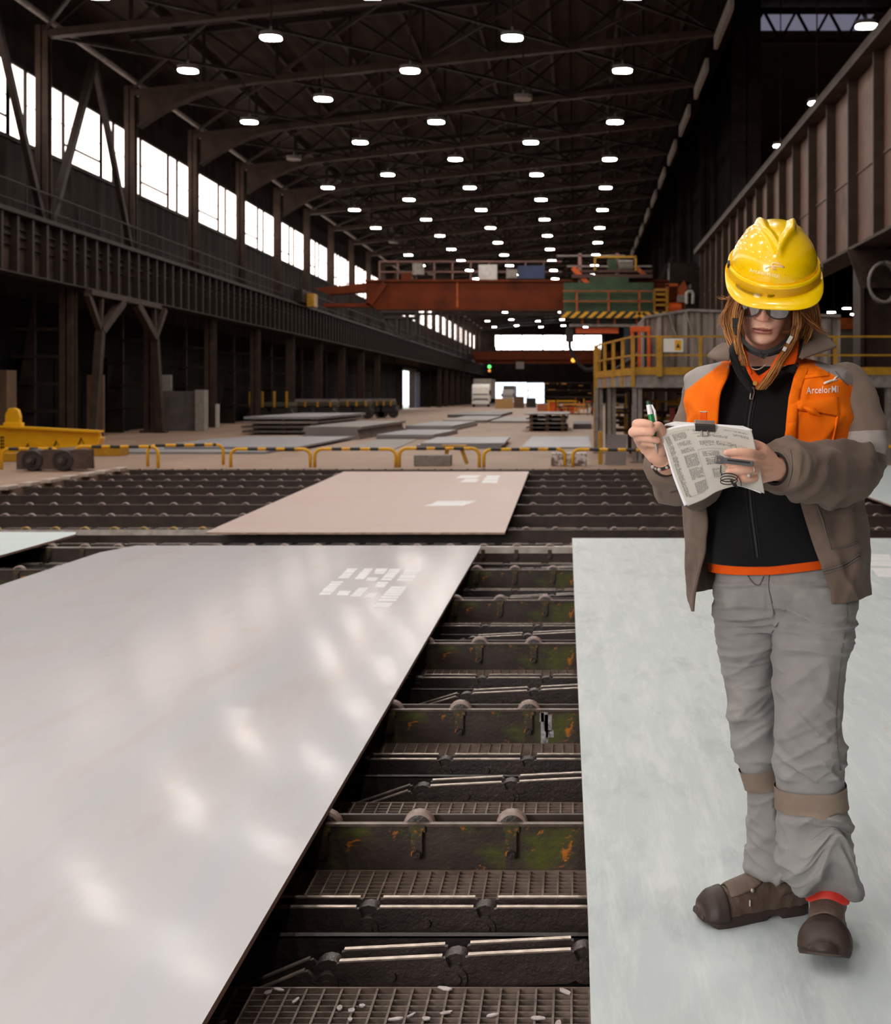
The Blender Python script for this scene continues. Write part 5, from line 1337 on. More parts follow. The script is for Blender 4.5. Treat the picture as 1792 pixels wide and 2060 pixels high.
vest = shellmesh(rows, 96, tiltf, lambda p, u, t: .004*ridge(p.x*6, p.y*4, p.z*9)*sstep(.1,.3,u)+.0035*ridge(p.x*9+4, 2, p.z*3))
_f = vest.f[len(vest.f)//2]; _c = Vector(vest.v[_f[0]]); _n = (Vector(vest.v[_f[1]])-_c).cross(Vector(vest.v[_f[2]])-_c)
if _n.dot(Vector((_c.x, _c.y, 0))-Vector((L(1555,950,2.92).x, L(1555,950,2.92).y, 0))) < 0: vest.f = [tuple(reversed(f)) for f in vest.f]
vme = vest.mesh('fleece_vest', M['c_black'], True); vest_o = link('fleece_vest', vme, person); vest_o['label'] = 'black zipped fleece'
so = vest_o.modifiers.new('th', 'SOLIDIFY'); so.thickness = .004; so.offset = -1
vb = bvh_of(vme)
ph = shellmesh(secs([(1560,1040,2.92,.148,.124),(1564,1085,2.92,.158,.134),(1567,1115,2.92,.163,.138),(1569,1140,2.92,.164,.139)], 24), 96, lambda u, t: .016*math.cos(t)*sstep(.2,1,u)+.004*abs(math.cos(t)), lambda p, u, t: .003*ridge(p.x*8, p.y*8, p.z*20))
o = ph.build('polo_hem', M['c_polo'], person, smooth=True); so = o.modifiers.new('th', 'SOLIDIFY'); so.thickness = .003; o['label'] = 'orange polo shirt hem'
# zip of the fleece
Z = M['black_paint']; zipx = [(1507,745),(1511,765),(1516,790),(1512,812),(1508,835),(1505,860),(1503,900),(1506,960),(1512,1030),(1520,1090),(1524,1122)]
tl(zipx[2:], .0032, 'zip', M['rubber'], vest_o, vb, .001)
for dx in (-7, 7): tl([(x+dx, y) for x, y in zipx[2:]], .0022, 'zip_seam', M['c_black'], vest_o, vb, .0)
m = MB(); pz = [hit(vb, 1515, 783, .006), hit(vb, 1513, 792, .009), hit(vb, 1511, 803, .010)]
m.box(pz[0], (.007,.005,.010)); m.tube([pz[0]+Vector((.002,-.003,0)), pz[1]+Vector((.004,-.001,0)), pz[2]+Vector((.003,0,0)), pz[2]+Vector((-.003,0,0)), pz[1]+Vector((-.004,-.001,0)), pz[0]+Vector((-.002,-.003,0))], .0014, 6)
o = m.build('zip_pull', M['polished'], vest_o, smooth=True); o['label'] = 'silver zip pull'
# patch of cloth from four edges given as picture rows with depth
def grid_sheet(rows_, nu, nv, th, name, mt, par, fn=None, smooth=True):
    R_ = [spl([tuple(L(*p)) for p in r_], nu+1) for r_ in rows_]
    A = np.array([spl([R_[k][i] for k in range(len(R_))], nv+1) for i in range(nu+1)])   # [nu][nv]
    vs = [Vector(A[i][j]) for j in range(nv+1) for i in range(nu+1)]
    if fn: vs = [v+fn(v, (q % (nu+1))/nu, (q//(nu+1))/nv) for q, v in enumerate(vs)]
    w = nu+1; m = MB(); m.add(vs, [(j*w+i, (j+1)*w+i, (j+1)*w+i+1, j*w+i+1) for j in range(nv) for i in range(nu)])
    o = m.build(name, mt, par, smooth=smooth)
    if th: so = o.modifiers.new('th', 'SOLIDIFY'); so.thickness = th; so.offset = 0
    return o
# fleece collar stub and polo collar
grid_sheet([[(1484,676,2.83),(1478,700,2.80),(1492,745,2.79),(1514,786,2.775)],[(1472,690,2.85),(1468,712,2.81),(1482,752,2.80),(1511,790,2.782)]], 16, 5, .006, 'fleece_collar', M['c_black'], vest_o)
grid_sheet([[(1622,660,2.86),(1614,690,2.82),(1600,720,2.80),(1570,745,2.79)],[(1610,668,2.85),(1607,700,2.81),(1602,730,2.79),(1600,752,2.785)]], 16, 5, .006, 'fleece_collar', M['c_black'], vest_o)
pc = grid_sheet([[(1606,676,2.84),(1606,700,2.81),(1600,732,2.79)],[(1588,690,2.82),(1578,715,2.79),(1566,738,2.77)],[(1578,700,2.81),(1560,722,2.775),(1546,745,2.765)]], 12, 12, .004, 'polo_collar', M['c_polo'], person, lambda v, a, b: Vector((0,-.006*math.sin(a*3.1)*math.sin(b*3.1),0))); pc['label'] = 'orange polo collar'
grid_sheet([[(1490,680,2.82),(1494,700,2.80),(1500,730,2.79),(1507,748,2.78)],[(1494,678,2.82),(1500,704,2.79),(1505,734,2.78),(1512,752,2.775)]], 14, 5, .004, 'polo_collar', M['c_polo'], person)
grid_sheet([[(1500,736,2.785),(1506,752,2.778),(1524,785,2.772)],[(1512,740,2.79),(1518,754,2.78),(1529,778,2.772)],[(1526,756,2.79),(1530,760,2.78),(1534,772,2.772)],[(1548,742,2.785),(1544,758,2.778),(1537,774,2.770)]], 12, 12, .003, 'polo_placket', M['c_polo'], person)
MB().tube([L(1518.5,771,2.768),L(1518.5,771,2.765)], .005, 12).build('button', M['yellow_dark'], person)
# ---- jacket body: an open shell round the back, its front edges where the photo shows them
JB = [(1546,722,2.945,.090,.085),(1548,734,2.94,.135,.110),(1550,750,2.935,.178,.132),(1550,775,2.93,.190,.148),(1549,820,2.925,.186,.158),(1548,880,2.92,.180,.160),(1552,950,2.92,.190,.160),(1558,1020,2.92,.200,.166),(1561,1100,2.92,.202,.172),(1564,1150,2.92,.202,.172),(1566,1196,2.92,.200,.170)]
jr = secs(JB, 110)
LX = ([715,735,760,800,860,880,1000,1060,1110,1160,1215], [1472,1470,1469,1461,1448,1444,1433,1428,1421,1414,1413])
RX = ([700,735,760,800,860,910,960,990,1060,1110,1150,1196], [1606,1602,1594,1584,1578,1577,1588,1600,1620,1636,1650,1668])
def solve(s, t0, t1, X):
    lo, hi = t0, t1
    flo = wpx(ringpt(s, lo))[0]-X
    if (wpx(ringpt(s, hi))[0]-X > 0) == (flo > 0): return lo if t0 > 0 else hi
    for _ in range(40):
        m_ = (lo+hi)/2; f = wpx(ringpt(s, m_))[0]-X
        if (f > 0) == (flo > 0): lo = m_
        else: hi = m_
    return (lo+hi)/2
NJ = 150; jm = MB(); rr_ = []; jz = []
for i, s in enumerate(jr):
    f0 = -math.pi/2
    u = i/(len(jr)-1)
    py0 = wpx(ringpt(s, -math.pi/2))[1]
    tR = solve(s, f0-.5, 0.25, float(np.interp(py0, *RX))); tL = solve(s, math.pi-.25, 3*math.pi/2+.5, float(np.interp(py0, *LX)))
    ring = []
    for j in range(NJ):
        v = j/(NJ-1); t = tR+(tL-tR)*v; p = ringpt(s, t, 2.0)
        e = min(v, 1-v)
        w = .0085*ridge(p.x*5, p.y*5, p.z*4+2*nz(p.x*3,p.y*3,9))+.0042*ridge(p.x*12, p.y*12, p.z*9)
        w += .009*sharp(p.x*6, p.y*5, p.z*5+p.x*3)+.006*sharp(p.x*10+4, p.y*8, p.z*7-p.x*5)
        w *= sstep(0, .15, u)
        w += .006*sstep(.55,.9,u)*math.sin(v*70)*.4
        # right front panel below: soft bulge of the lower pocket; left edge hangs wavy
        w += .010*math.exp(-((py0-1080)/50)**2)*math.exp(-((v-.10)/.06)**2)
        if v > .93: w += .010*math.sin(p.z*26)*sstep(.93,1,v)
        p = p+Vector((math.cos(t+YAW), math.sin(t+YAW), 0))*w
        p.z += -.010*math.cos(t)*sstep(.8,1,u)*(-1) - .022*sstep(.90,1,v)*sstep(.85,1,u)
        ring.append(p)
    rr_.append(ring)
jm.rings(rr_, closed=False, cap=(False, False))
nf = NJ-1; Zor = L(0,1004,2.78).z; Zyo = L(0,762,2.9).z
for q in range(len(jm.f)):
    i, j = divmod(q, nf); v = j/nf; c = sum((Vector(jm.v[k]) for k in jm.f[q]), Vector())/4
    px, py = wpx(c)
    front = v < .30 or v > .72
    mi = 0
    if front and c.z > Zor: mi = 1
    if c.z > Zor and front and ((v < .3 and py < 735+ (px-1640)*.55 and px > 1640) or (v > .72 and py < 730+(1452-px)*.75 and px < 1452)): mi = 2
    jm.m[q] = mi
_c = Vector(jm.v[jm.f[len(jm.f)//2][0]]); _f = jm.f[len(jm.f)//2]; _n = (Vector(jm.v[_f[1]])-_c).cross(Vector(jm.v[_f[2]])-_c)
if _n.dot(_c-L(1558,950,2.92)) < 0: jm.f = [tuple(reversed(f)) for f in jm.f]
jme = jm.mesh('jacket', [M['c_brown'], M['c_orange'], M['c_grey'], M['c_inside']], True)
jacket = link('jacket', jme, person); jacket['label'] = 'open taupe work jacket with orange chest panels'
so = jacket.modifiers.new('th', 'SOLIDIFY'); so.thickness = .006; so.offset = -1; so.material_offset = 0; so.use_rim = True
# sleeves
def sleeve(pts, name, seed, band=None, M_=70, N=56):
    rows = spl([tuple(L(*p[:3]))+(p[3],) for p in pts], M_); m = MB()
    P_ = [Vector(r_[:3]) for r_ in rows]; rs = [r_[3] for r_ in rows]; ref = Vector((0,1,0)); rr_ = []
    for i, p in enumerate(P_):
        t = (P_[min(i+1,M_-1)]-P_[max(i-1,0)]).normalized(); x = (ref-t*ref.dot(t)).normalized(); y = t.cross(x); ref = x
        u = i/(M_-1); ring = []
        bend = math.exp(-((u-.52)/.16)**2)
        for j in range(N):
            a = 2*math.pi*j/N; dr = x*math.cos(a)+y*math.sin(a); q = p+dr*rs[i]
            w = .0085*ridge(q.x*6+seed, q.y*6, q.z*5)+.0038*ridge(q.x*14+seed, q.y*14, q.z*11)
            w += bend*.0105*ridge(u*17+seed+.5*math.sin(a), math.cos(a)*.8, math.sin(a)*.8)
            w += .0075*sstep(.6,.72,u)*ridge(u*13+.9*math.cos(a+seed), math.sin(a)*.7+seed, 2)*(1-sstep(.88,.96,u))
            w += .0165*sstep(.35,.5,u)*(1-sstep(.86,.93,u))*sharp(q.x*7+seed, q.y*5, q.z*9-q.x*9)+.010*sharp(q.x*6, q.y*6+seed, q.z*6+q.x*5)+.005*sharp(q.x*13, q.y*10, q.z*12+seed)
            if u > .93: w = .001
            ring.append(q+dr*w)
        rr_.append(ring)
    rr_.append([P_[-1]+(q-P_[-1])*.82 for q in rr_[-1]])
    m.rings(rr_, cap=(True, False))
    for q in range(len(m.f)):
        i = q//N; u = i/(M_-1)
        if band and band[0] < u < band[1] and q < N*M_: m.m[q] = 1
        if q >= N*(M_-1): m.m[q] = 2
    me = m.mesh(name, [M['c_brown'], M['c_grey'], M['c_inside']], True)
    return link(name, me, person)
SL_L = [(1648,776,2.93,.040),(1692,792,2.90,.052),(1714,840,2.88,.053),(1719,895,2.87,.050),(1708,946,2.84,.053),(1655,950,2.72,.048),(1600,945,2.61,.0415),(1574,943,2.565,.040),(1558,943,2.545,.034)]
SL_R = [(1470,782,2.95,.036),(1430,790,2.97,.047),(1408,840,2.985,.048),(1402,900,2.93,.048),(1396,958,2.82,.047),(1370,952,2.69,.042),(1352,938,2.61,.036),(1341,928,2.575,.033)]
sl = sleeve(SL_L, 'sleeve', 3, (.315,.42)); sr = sleeve(SL_R, 'sleeve', 8, None)
sl['label'] = 'taupe sleeve with grey reflective band, bent across the front'; sr['label'] = 'taupe sleeve of the writing arm'
m = MB(); rw = spl([tuple(L(*p[:3]))+(p[3],) for p in SL_L], 70)
jb = bvh_of(jme); slb = bvh_of(sl.data); allb = bvh_of(jme, sl.data, sr.data, vme)
# cuff seam
def onsl(pts, r_, nm, mt, par, bv=slb): return tl(pts, r_, nm, mt, par, bv, .0005)
onsl([(1588,905),(1592,925),(1591,950),(1584,978)], .0018, 'cuff_seam', M['thread'], sl)
# placket, flaps, pockets, piping of the jacket front
def onj(quad, nu, nv, th, nm, mt, puff=0, lab=None, par=None, bv=None):
    m = MB(); surf_patch(m, bv or jb, quad, nu, nv, th, puff=puff); o = m.build(nm, mt, par or jacket, autos=50)
    if lab: o['label'] = lab
    return o
pl_rows = [(740,1603,1626),(775,1590,1612),(810,1584,1606),(850,1580,1603),(890,1579,1602),(925,1579,1602),(975,1595,1613)]
m = MB()
for (y0,a0,b0),(y1,a1,b1) in zip(pl_rows[:-1], pl_rows[1:]): surf_patch(m, jb, [(a0,y0),(b0,y0),(b1,y1),(a1,y1)], 5, 8, .004, puff=.006)
m.build('front_placket', M['c_orange'], jacket, autos=60)
onj([(1603,806),(1686,798),(1688,836),(1604,822)], 16, 6, .005, 'pocket_flap', M['c_orange'], .008)
onj([(1612,818),(1636,815),(1652,838),(1628,833)], 8, 6, .010, 'flap_fold', M['c_orange'], .010)
onj([(1617,754),(1666,748),(1668,755),(1618,761)], 12, 3, .004, 'pen_slot_flap', M['c_orange'], .001)
M['thread_orange'] = cloth('dark_orange_thread', srgb(190,78,8), srgb(172,68,8))
for pts_ in ([(1604,826),(1604,900),(1606,960)], [(1606,762),(1604,800)], [(1605,809),(1645,804),(1686,801)], [(1606,826),(1650,832),(1686,839)]): tl(pts_, .0014, 'pocket_seam', M['thread_orange'], jacket, jb)
tl([(1680,747),(1695,765),(1706,775)], .0016, 'shoulder_seam', M['thread'], jacket, jb)
tl([(1684,838),(1676,880),(1668,912)], .003, 'pocket_pleat', M['c_orange'], jacket, jb)
# left panel: grey zip tape, small pocket trim
m = MB(); zt_ = [(735,1464,1470),(775,1461,1468),(810,1452,1461),(840,1444,1455),(875,1436,1447)]
for (y0,a0,b0),(y1,a1,b1) in zip(zt_[:-1], zt_[1:]): surf_patch(m, jb, [(a0,y0),(b0,y0),(b1,y1),(a1,y1)], 3, 6, .003)
o = m.build('zip_tape', M['c_grey'], jacket, autos=60); o['label'] = 'grey zip tape'
tl([(1408,828),(1416,829),(1422,828)], .0015, 'pocket_stitch', M['white_metal'], jacket, jb)
onj([(1408,830),(1421,830),(1421,850),(1408,850)], 4, 4, .002, 'pocket_tab', M['c_polo'])
# lower pockets, hem band
onj([(1636,992),(1722,985),(1712,1004),(1652,1014)], 12, 4, .005, 'pocket_flap', M['c_brown'], .003)
tl([(1640,1012),(1652,1040),(1662,1075),(1672,1105)], .0018, 'pocket_seam', M['thread'], jacket, jb)
tl([(1674,1106),(1700,1100),(1726,1090)], .0018, 'pocket_seam', M['thread'], jacket, jb)
for dy in (0, 6): tl([(1655,1148+dy),(1680,1141+dy),(1706,1130+dy),(1730,1114+dy)], .0020, 'hem_seam', M['thread'], jacket, jb)
# collar flaps
def bulge(k): return lambda v, a, b: Vector((0,-k*math.sin(a*3.14)*math.sin(b*3.14),k*.5*math.sin(a*3.14)))
o = grid_sheet([[(1480,690,2.855),(1470,700,2.84),(1467,724,2.785)],[(1455,692,2.89),(1446,708,2.87),(1440,722,2.80)],[(1440,700,2.90),(1430,711,2.885),(1423,716,2.83)]], 14, 14, .006, 'jacket_collar', M['c_brown'], person, bulge(.004))
o = grid_sheet([[(1618,652,2.90),(1610,685,2.84),(1612,722,2.79)],[(1640,660,2.94),(1642,684,2.87),(1645,710,2.81)],[(1655,670,2.97),(1668,685,2.90),(1682,697,2.84)]], 14, 14, .006, 'jacket_collar', M['c_brown'], person, bulge(.005))
grid_sheet([[(1484,684,2.87),(1470,690,2.90),(1450,700,2.93)],[(1520,670,3.01),(1530,680,3.03),(1530,705,3.05)],[(1580,660,3.01),(1590,670,3.03),(1590,700,3.05)],[(1616,655,2.91),(1630,668,2.95),(1648,690,2.96)]], 14, 20, .006, 'jacket_collar', M['c_brown'], person)
# lettering on the chest, printed on the panel
def text_mesh(body_, size=1.0):
    cu = bpy.data.curves.new('t', 'FONT'); cu.body = body_; cu.size = size; cu.resolution_u = 3; cu.offset = .012*size; cu.space_character = 1.08
    ob = bpy.data.objects.new('t', cu); COL.objects.link(ob); dg = bpy.context.evaluated_depsgraph_get(); dg.update()
    me = bpy.data.meshes.new_from_object(ob.evaluated_get(dg)); bpy.data.objects.remove(ob); bpy.data.curves.remove(cu)
    bm = bmesh.new(); bm.from_mesh(me); bmesh.ops.triangulate(bm, faces=bm.faces[:]); bm.to_mesh(me); bm.free(); return me
M['print_white'] = pm('white_chest_print', srgb(250,240,232), srgb(238,226,216), .7, scale=60)
def print_on(bv, txt, x0, y0, hgt, slope, nm, mt, par, off=.0025, cut=None, wd=None):
    me = text_mesh(txt); vs = [v.co.copy() for v in me.vertices]; fs = [tuple(p.vertices) for p in me.polygons]
    mx = max(v.x for v in vs); k = hgt/.72; kx = (wd/mx) if wd else k
    out = [hit(bv, x0+v.x*kx, y0-v.y*k+slope*v.x*kx, off) for v in vs]
    if cut: fs = [f for f in fs if max(x0+vs[i].x*kx for i in f) < cut]
    m = MB(); m.add(out, fs); bpy.data.meshes.remove(me); o = m.build(nm, mt, par); return o
o = print_on(jb, 'ArcelorMi', 1622, 792, 14, -.045, 'chest_lettering', M['print_white'], jacket, wd=64); o['label'] = 'white lettering on the chest'
def strokes(bv, polys, r_, nm, mt, par, off=.002):
    m = MB()
    for pl_, rr2 in polys: m.tube([hit(bv, x, y, off) for x, y in pl_], rr2, 6)
    return m.build(nm, mt, par, smooth=True)
o = strokes(jb, [([(1658,771),(1668,767),(1676,765),(1684,764)], [.0028,.0026,.0022,.0018]), ([(1676,765),(1681,759),(1685,757)], [.002,.002,.002])], 0, 'chest_emblem', M['print_white'], jacket); o['label'] = 'white arrow shaped emblem'
# ---- boots
def boot(name, heel, toe, ankle, lift, seed, lab):
    ax = (toe-heel); Ln = math.hypot(ax.x, ax.y); f = Vector((ax.x, ax.y, 0))/Ln; sd = Vector((-f.y, f.x, 0)); up = Vector((0,0,1)); pitch = math.atan2(lift, Ln)
    fr_ = (f*math.cos(pitch)+up*math.sin(pitch)); u2 = (up*math.cos(pitch)-f*math.sin(pitch))
    def pt(s, w, h): return heel+fr_*(s*Ln)+sd*w+u2*h
    b = link(name, bpy.data.meshes.new(name), person)
    S = [-.02,.0,.06,.2,.4,.55,.7,.82,.92,.98,1.01]
    Wd = [.016,.028,.036,.038,.037,.043,.051,.055,.053,.043,.024]
    Ht = [.05,.075,.10,.12,.112,.092,.078,.074,.066,.050,.03]
    um = MB(); rr_ = []
    for s in np.linspace(-.02, 1.01, 44):
        w, h = float(np.interp(s, S, Wd)), float(np.interp(s, S, Ht)); ring = []
        for j in range(32):
            a = 2*math.pi*j/32; ca, sa = math.cos(a), math.sin(a); ex = 2.6
            x = w*math.copysign(abs(ca)**(2/ex), ca); y = .014+(h-.014)*abs(sa)**(2/ex) if sa >= 0 else .014+.008*sa
            if sa > 0: x *= 1-.25*sa*sa
            p = pt(s, x, y); p += u2*.0025*ridge(p.x*22+seed, p.y*22, p.z*22)*(.3 < s < .72); ring.append(p)
        rr_.append(ring)
    um.rings(rr_)
    um.tube([pt(.20,0,.06), pt(.24,0,.11), pt(.22,0,.15), ankle], [.042,.046,.048,.046], 28)
    me = remesh(name, um, .003, 4, .5); displace(me, lambda c, n_: .0018*ridge(c[0]*30+seed, c[1]*30, c[2]*30))
    old = b.data; b.data = me; bpy.data.meshes.remove(old); me.materials.append(M['boot']); me.polygons.foreach_set('use_smooth', [True]*len(me.polygons)); b['label'] = lab
    # sole with heel step
    sm = MB(); rr_ = []
    for s in np.linspace(-.025, 1.02, 40):
        w = float(np.interp(s, S, Wd))+.003; bot = .0 if (s < .28 or s > .42) else .009
        bot += .012*sstep(.9, 1.02, s)
        rr_.append([pt(s, w*.96, bot), pt(s, w+.001, bot+.006), pt(s, w+.001, .020), pt(s, w-.003, .026), pt(s, -w+.003, .026), pt(s, -w-.001, .020), pt(s, -w-.001, bot+.006), pt(s, -w*.96, bot)])
    sm.rings(rr_); sm.build('sole', M['boot_dark'], b, autos=40)
    # toe cap
    tm = MB(); rr_ = []
    for s in np.linspace(.80, 1.03, 14):
        w, h = float(np.interp(s, S, Wd))+.006, float(np.interp(s, S, Ht))+.006; ring = []
        for j in range(25):
            a = math.pi*j/24; ca, sa = math.cos(a), math.sin(a); ex = 2.6
            x = w*math.copysign(abs(ca)**(2/ex), ca)*(1-.25*sa*sa); y = (h-.014)*abs(sa)**(2/ex)+.014
            g_ = .0012*math.sin(s*190)*(s > .9); ring.append(pt(s, x, y+g_))
        rr_.append(ring)
    tm.rings(rr_, closed=False, cap=(False, True)); o = tm.build('toe_cap', M['boot_dark'], b, smooth=True); so = o.modifiers.new('t', 'SOLIDIFY'); so.thickness = .003
    # tongue flap over the instep, red padded collar
    gm_ = MB(); tops = []
    prof = [(.77,.084),(.69,.090),(.61,.096),(.55,.101),(.50,.106),(.46,.112)]
    rws = []
    for k, (s, h) in enumerate(prof):
        w = .038+.003*math.sin(k*.9)
        rws.append([pt(s-.05*abs(q)**2*0, w*q, h-.020*q*q) for q in np.linspace(-1, 1, 13)])
    vs = [p for r_ in rws for p in r_]; gm_.add(vs, [(j*13+i, (j+1)*13+i, (j+1)*13+i+1, j*13+i+1) for j in range(len(rws)-1) for i in range(12)])
    o = gm_.build('tongue_flap', M['boot_tongue'], b, smooth=True); so = o.modifiers.new('t', 'SOLIDIFY'); so.thickness = .008; so.offset = 1; sb = o.modifiers.new('s', 'SUBSURF'); sb.levels = sb.render_levels = 2
    return b, pt
hA = L(1614, 1850, 3.06); hA.z = 0.0005; tA = L(1409, 1858, 2.985); tA.z = 0.0005
bA, ptA = boot('boot', hA, tA, L(1585,1735,3.06), 0, 2, 'brown safety boot pointing sideways, flat on the plate')
hB = L(1668, 1890, 2.945); hB.z = .0015; tB = L(1657, 1930, 2.70); tB.z = .0015
bB, ptB = boot('boot', hB, tB, L(1664,1790,2.90), .038, 5, 'brown safety boot stepping towards the camera, toe raised, red collar')
# red padded collar of the front boot, red edge on the other
m = MB(); rr_ = []
for k in range(7):
    u = k/6; rr_.append([ptB(.555-.10*u-.20*(q*q)*.55, .046*math.sin(q*1.3), .092+.040*u-.010*q*q+.003*math.cos(q*5)) for q in np.linspace(-1.1, 1.1, 17)])
m.add([p for r_ in rr_ for p in r_], [(j*17+i, (j+1)*17+i, (j+1)*17+i+1, j*17+i+1) for j in range(6) for i in range(16)])
o = m.build('red_collar', M['boot_red'], bB, smooth=True); so = o.modifiers.new('t', 'SOLIDIFY'); so.thickness = .012; so.offset = 0; sb = o.modifiers.new('s', 'SUBSURF'); sb.levels = sb.render_levels = 2; o['label'] = 'red padded boot collar'
m = MB(); m.tube([ptA(.34,-.036,.128), ptA(.40,0,.142), ptA(.34,.036,.128)], .006, 8); m.build('red_collar', M['boot_red'], bA, smooth=True)
MB().ball(ptA(.56,.036,.076), .006, 10, 8).build('eyelet', M['polished'], bA, smooth=True); MB().box(ptA(.60,.046,.050), (.003,.004,.014)).build('tag', M['white_metal'], bA)
# ---------------------------------------------------------------- helmet, hair, glasses
def helmet_mat():
    m, t, b = nt('yellow_helmet_plastic'); v = coords(t)
    n = noise(t, v, 14, 6, .7); k = ramp(t, n, [(.60, (0,0,0)), (.72, (.55,.55,.55))])
    n2 = noise(t, coords(t, (1,1,2.5)), 70, 3, .6); k2 = ramp(t, n2, [(.68, (0,0,0)), (.74, (.6,.6,.6))])
    c = mixc(t, k, srgb(255,208,0), srgb(228,172,8)); c = mixc(t, k2, c, srgb(150,112,20))
    t.links.new(c, b.inputs['Base Color']); b.inputs['Roughness'].default_value = .28; b.inputs['Specular IOR Level'].default_value = .55
    b.inputs['Coat Weight'].default_value = .7; b.inputs['Coat Roughness'].default_value = .03; return m
M['helmet'] = helmet_mat()
M['helmet_rim'] = pm('clean_yellow_rim', srgb(255,214,0), srgb(250,204,0), .3, scale=9, coat=.3)
M['helmet_band'] = pm('dull_yellow_band', srgb(226,176,4), srgb(206,156,6), .4, scale=12)
HH = Euler((0,0,R(7))).to_matrix()
def hh(x, y, z):
    q = HH @ Vector((x, y, z)); return hd(q.x+.011, q.y+.012, q.z+.001)
hm = MB(); DZ, DA, DB, DC_ = .040, .098, .121, .098; rr_ = []
def seg_d(x, y, a, b):
    dx, dy = b[0]-a[0], b[1]-a[1]; q = max(0, min(1, ((x-a[0])*dx+(y-a[1])*dy)/(dx*dx+dy*dy))); return math.hypot(x-a[0]-q*dx, y-a[1]-q*dy), q
for i in range(73):
    th = math.pi/2*(i/72); ring = []
    if i == 72: th = math.pi/2-.004
    for j in range(128):
        f = 2*math.pi*j/128; q = math.cos(th)
        x, y, z = DA*q*math.sin(f), .008-DB*q*math.cos(f), DZ+DC_*math.sin(th)**1.0
        h = 0
        for s in (-1, 1):
            for a, b in (((0,-.072),(s*.028,-.012)), ((s*.028,-.012),(s*.036,.07))):
                d_, q_ = seg_d(x, y, a, b); h = max(h, .0135*math.exp(-(d_/.0100)**2))
        # the plateau inside the V lies a little above the dome
        if y > -.072+abs(x)*2.0 and y < .08: h = max(h, .004*sstep(0, .012, y+.072-abs(x)*2.0))
        p = Vector((x, y, z)); nrm = Vector((x/DA**2, (y-.008)/DB**2, (z-DZ)/DC_**2)).normalized()
        ring.append(hh(*(p+nrm*h)))
    rr_.append(ring)
hm.rings(rr_, cap=(False, True)); dome_me = hm.mesh('helmet', M['helmet'], True)
helmet = link('helmet', dome_me, person); helmet['label'] = 'scuffed glossy yellow safety helmet with raised V ridge'
so = helmet.modifiers.new('t', 'SOLIDIFY'); so.thickness = .003; so.offset = -1
hb = bvh_of(dome_me)
bm_ = MB(); rr_ = []; NB = 128
def outl(f):
    c, s = math.cos(f), math.sin(f)      # f=0 front
    if c > 0:
        e = 3.0; r_ = 1/((abs(s)/.111)**e+(c/.168)**e)**(1/e)
    else: r_ = 1/math.sqrt((s/.111)**2+(c/.138)**2)
    return r_*s, .006-r_*c
prof = [(1.0,.046,0),(1.05,.050,0),(1.075,.048,0),(1.085,.042,0),(1.075,.026,1),(1.085,.022,1)]
for sc_, z, _ in prof: rr_.append([hh(DA*sc_*math.sin(f), .008-DB*sc_*math.cos(f), z) for f in [2*math.pi*j/NB for j in range(NB)]])
def rimz(f): c = max(0, math.cos(f)); return .024-.010*c**1.5-.006*c*math.sin(f)**2
def mixr(k, z0, dz):
    out = []
    for j in range(NB):
        f = 2*math.pi*j/NB; ox, oy = outl(f); ix, iy = DA*1.085*math.sin(f), .008-DB*1.085*math.cos(f)
        out.append(hh(ix+(ox-ix)*k, iy+(oy-iy)*k, .022+(rimz(f)-.022)*k+dz+.004*math.sin(k*3.14)*max(0,math.cos(f))))
    return out
for k in (.35, .7, .96): rr_.append(mixr(k, 0, 0))
rr_.append(mixr(1.0, 0, -.0015)); rr_.append(mixr(.97, 0, -.0045)); rr_.append(mixr(.4, 0, -.005)); rr_.append(mixr(-.06, 0, -.005))
bm_.rings(rr_, cap=(False, False))
for q in range(len(bm_.f)):
    r_ = q//NB; bm_.m[q] = 1 if r_ in (3, 4) else 0
o = bm_.build('brim', [M['helmet_rim'], M['helmet_band']], helmet, autos=50); o['label'] = 'clean yellow brim with a duller band'
for s in (-1, 1): MB().box(hh(s*.1045, -.012, .048), (.006,.020,.010), HR @ HH).build('slot', M['black_paint'], helmet)
M['print_pale'] = pm('worn_pale_print', srgb(255,246,214), srgb(250,228,120), .5, scale=90)
o = print_on(hb, 'ArcelorMittal', 1507, 547, 9, .21, 'helmet_lettering', M['print_pale'], helmet, off=.0008, wd=60); o['label'] = 'worn pale lettering'
o = strokes(hb, [([(1539,541),(1547,536),(1554,535),(1565,536),(1577,538)],.0016), ([(1556,542),(1552,535),(1555,529),(1563,529),(1577,538)],.0016), ([(1552,535),(1561,543)],.0015)], 0, 'helmet_emblem', pm('pale_pink_print', srgb(250,214,170), None, .5), helmet, .0008); o['label'] = 'pale pink arrow emblem'
# safety glasses
def lens_mat():
    m = bpy.data.materials.new('smoky_lens'); m.use_nodes = True; t = m.node_tree; t.nodes.clear()
    o = t.nodes.new('ShaderNodeOutputMaterial'); mx = t.nodes.new('ShaderNodeMixShader'); tr_ = t.nodes.new('ShaderNodeBsdfTransparent'); g = t.nodes.new('ShaderNodeBsdfGlossy')
    tr_.inputs[0].default_value = (.36,.31,.30,1); g.inputs['Color'].default_value = (.85,.82,.84,1); g.inputs['Roughness'].default_value = .03; mx.inputs[0].default_value = .3
    t.links.new(tr_.outputs[0], mx.inputs[1]); t.links.new(g.outputs[0], mx.inputs[2]); t.links.new(mx.outputs[0], o.inputs[0]); return m
M['lens_smoke'] = lens_mat()
M['frame_grey'] = pm('dark_grey_frame', srgb(70,66,68), srgb(56,52,54), .35, scale=20)
gl = MB(); NL = 24
def lp(al, z): a = R(al); return hd(.074*math.sin(a)*(1), -.040-.073*math.cos(a), z)
def zb(al): return -.006-.027*math.sqrt(max(0, 1-((al-36)/31)**2))
rim = None
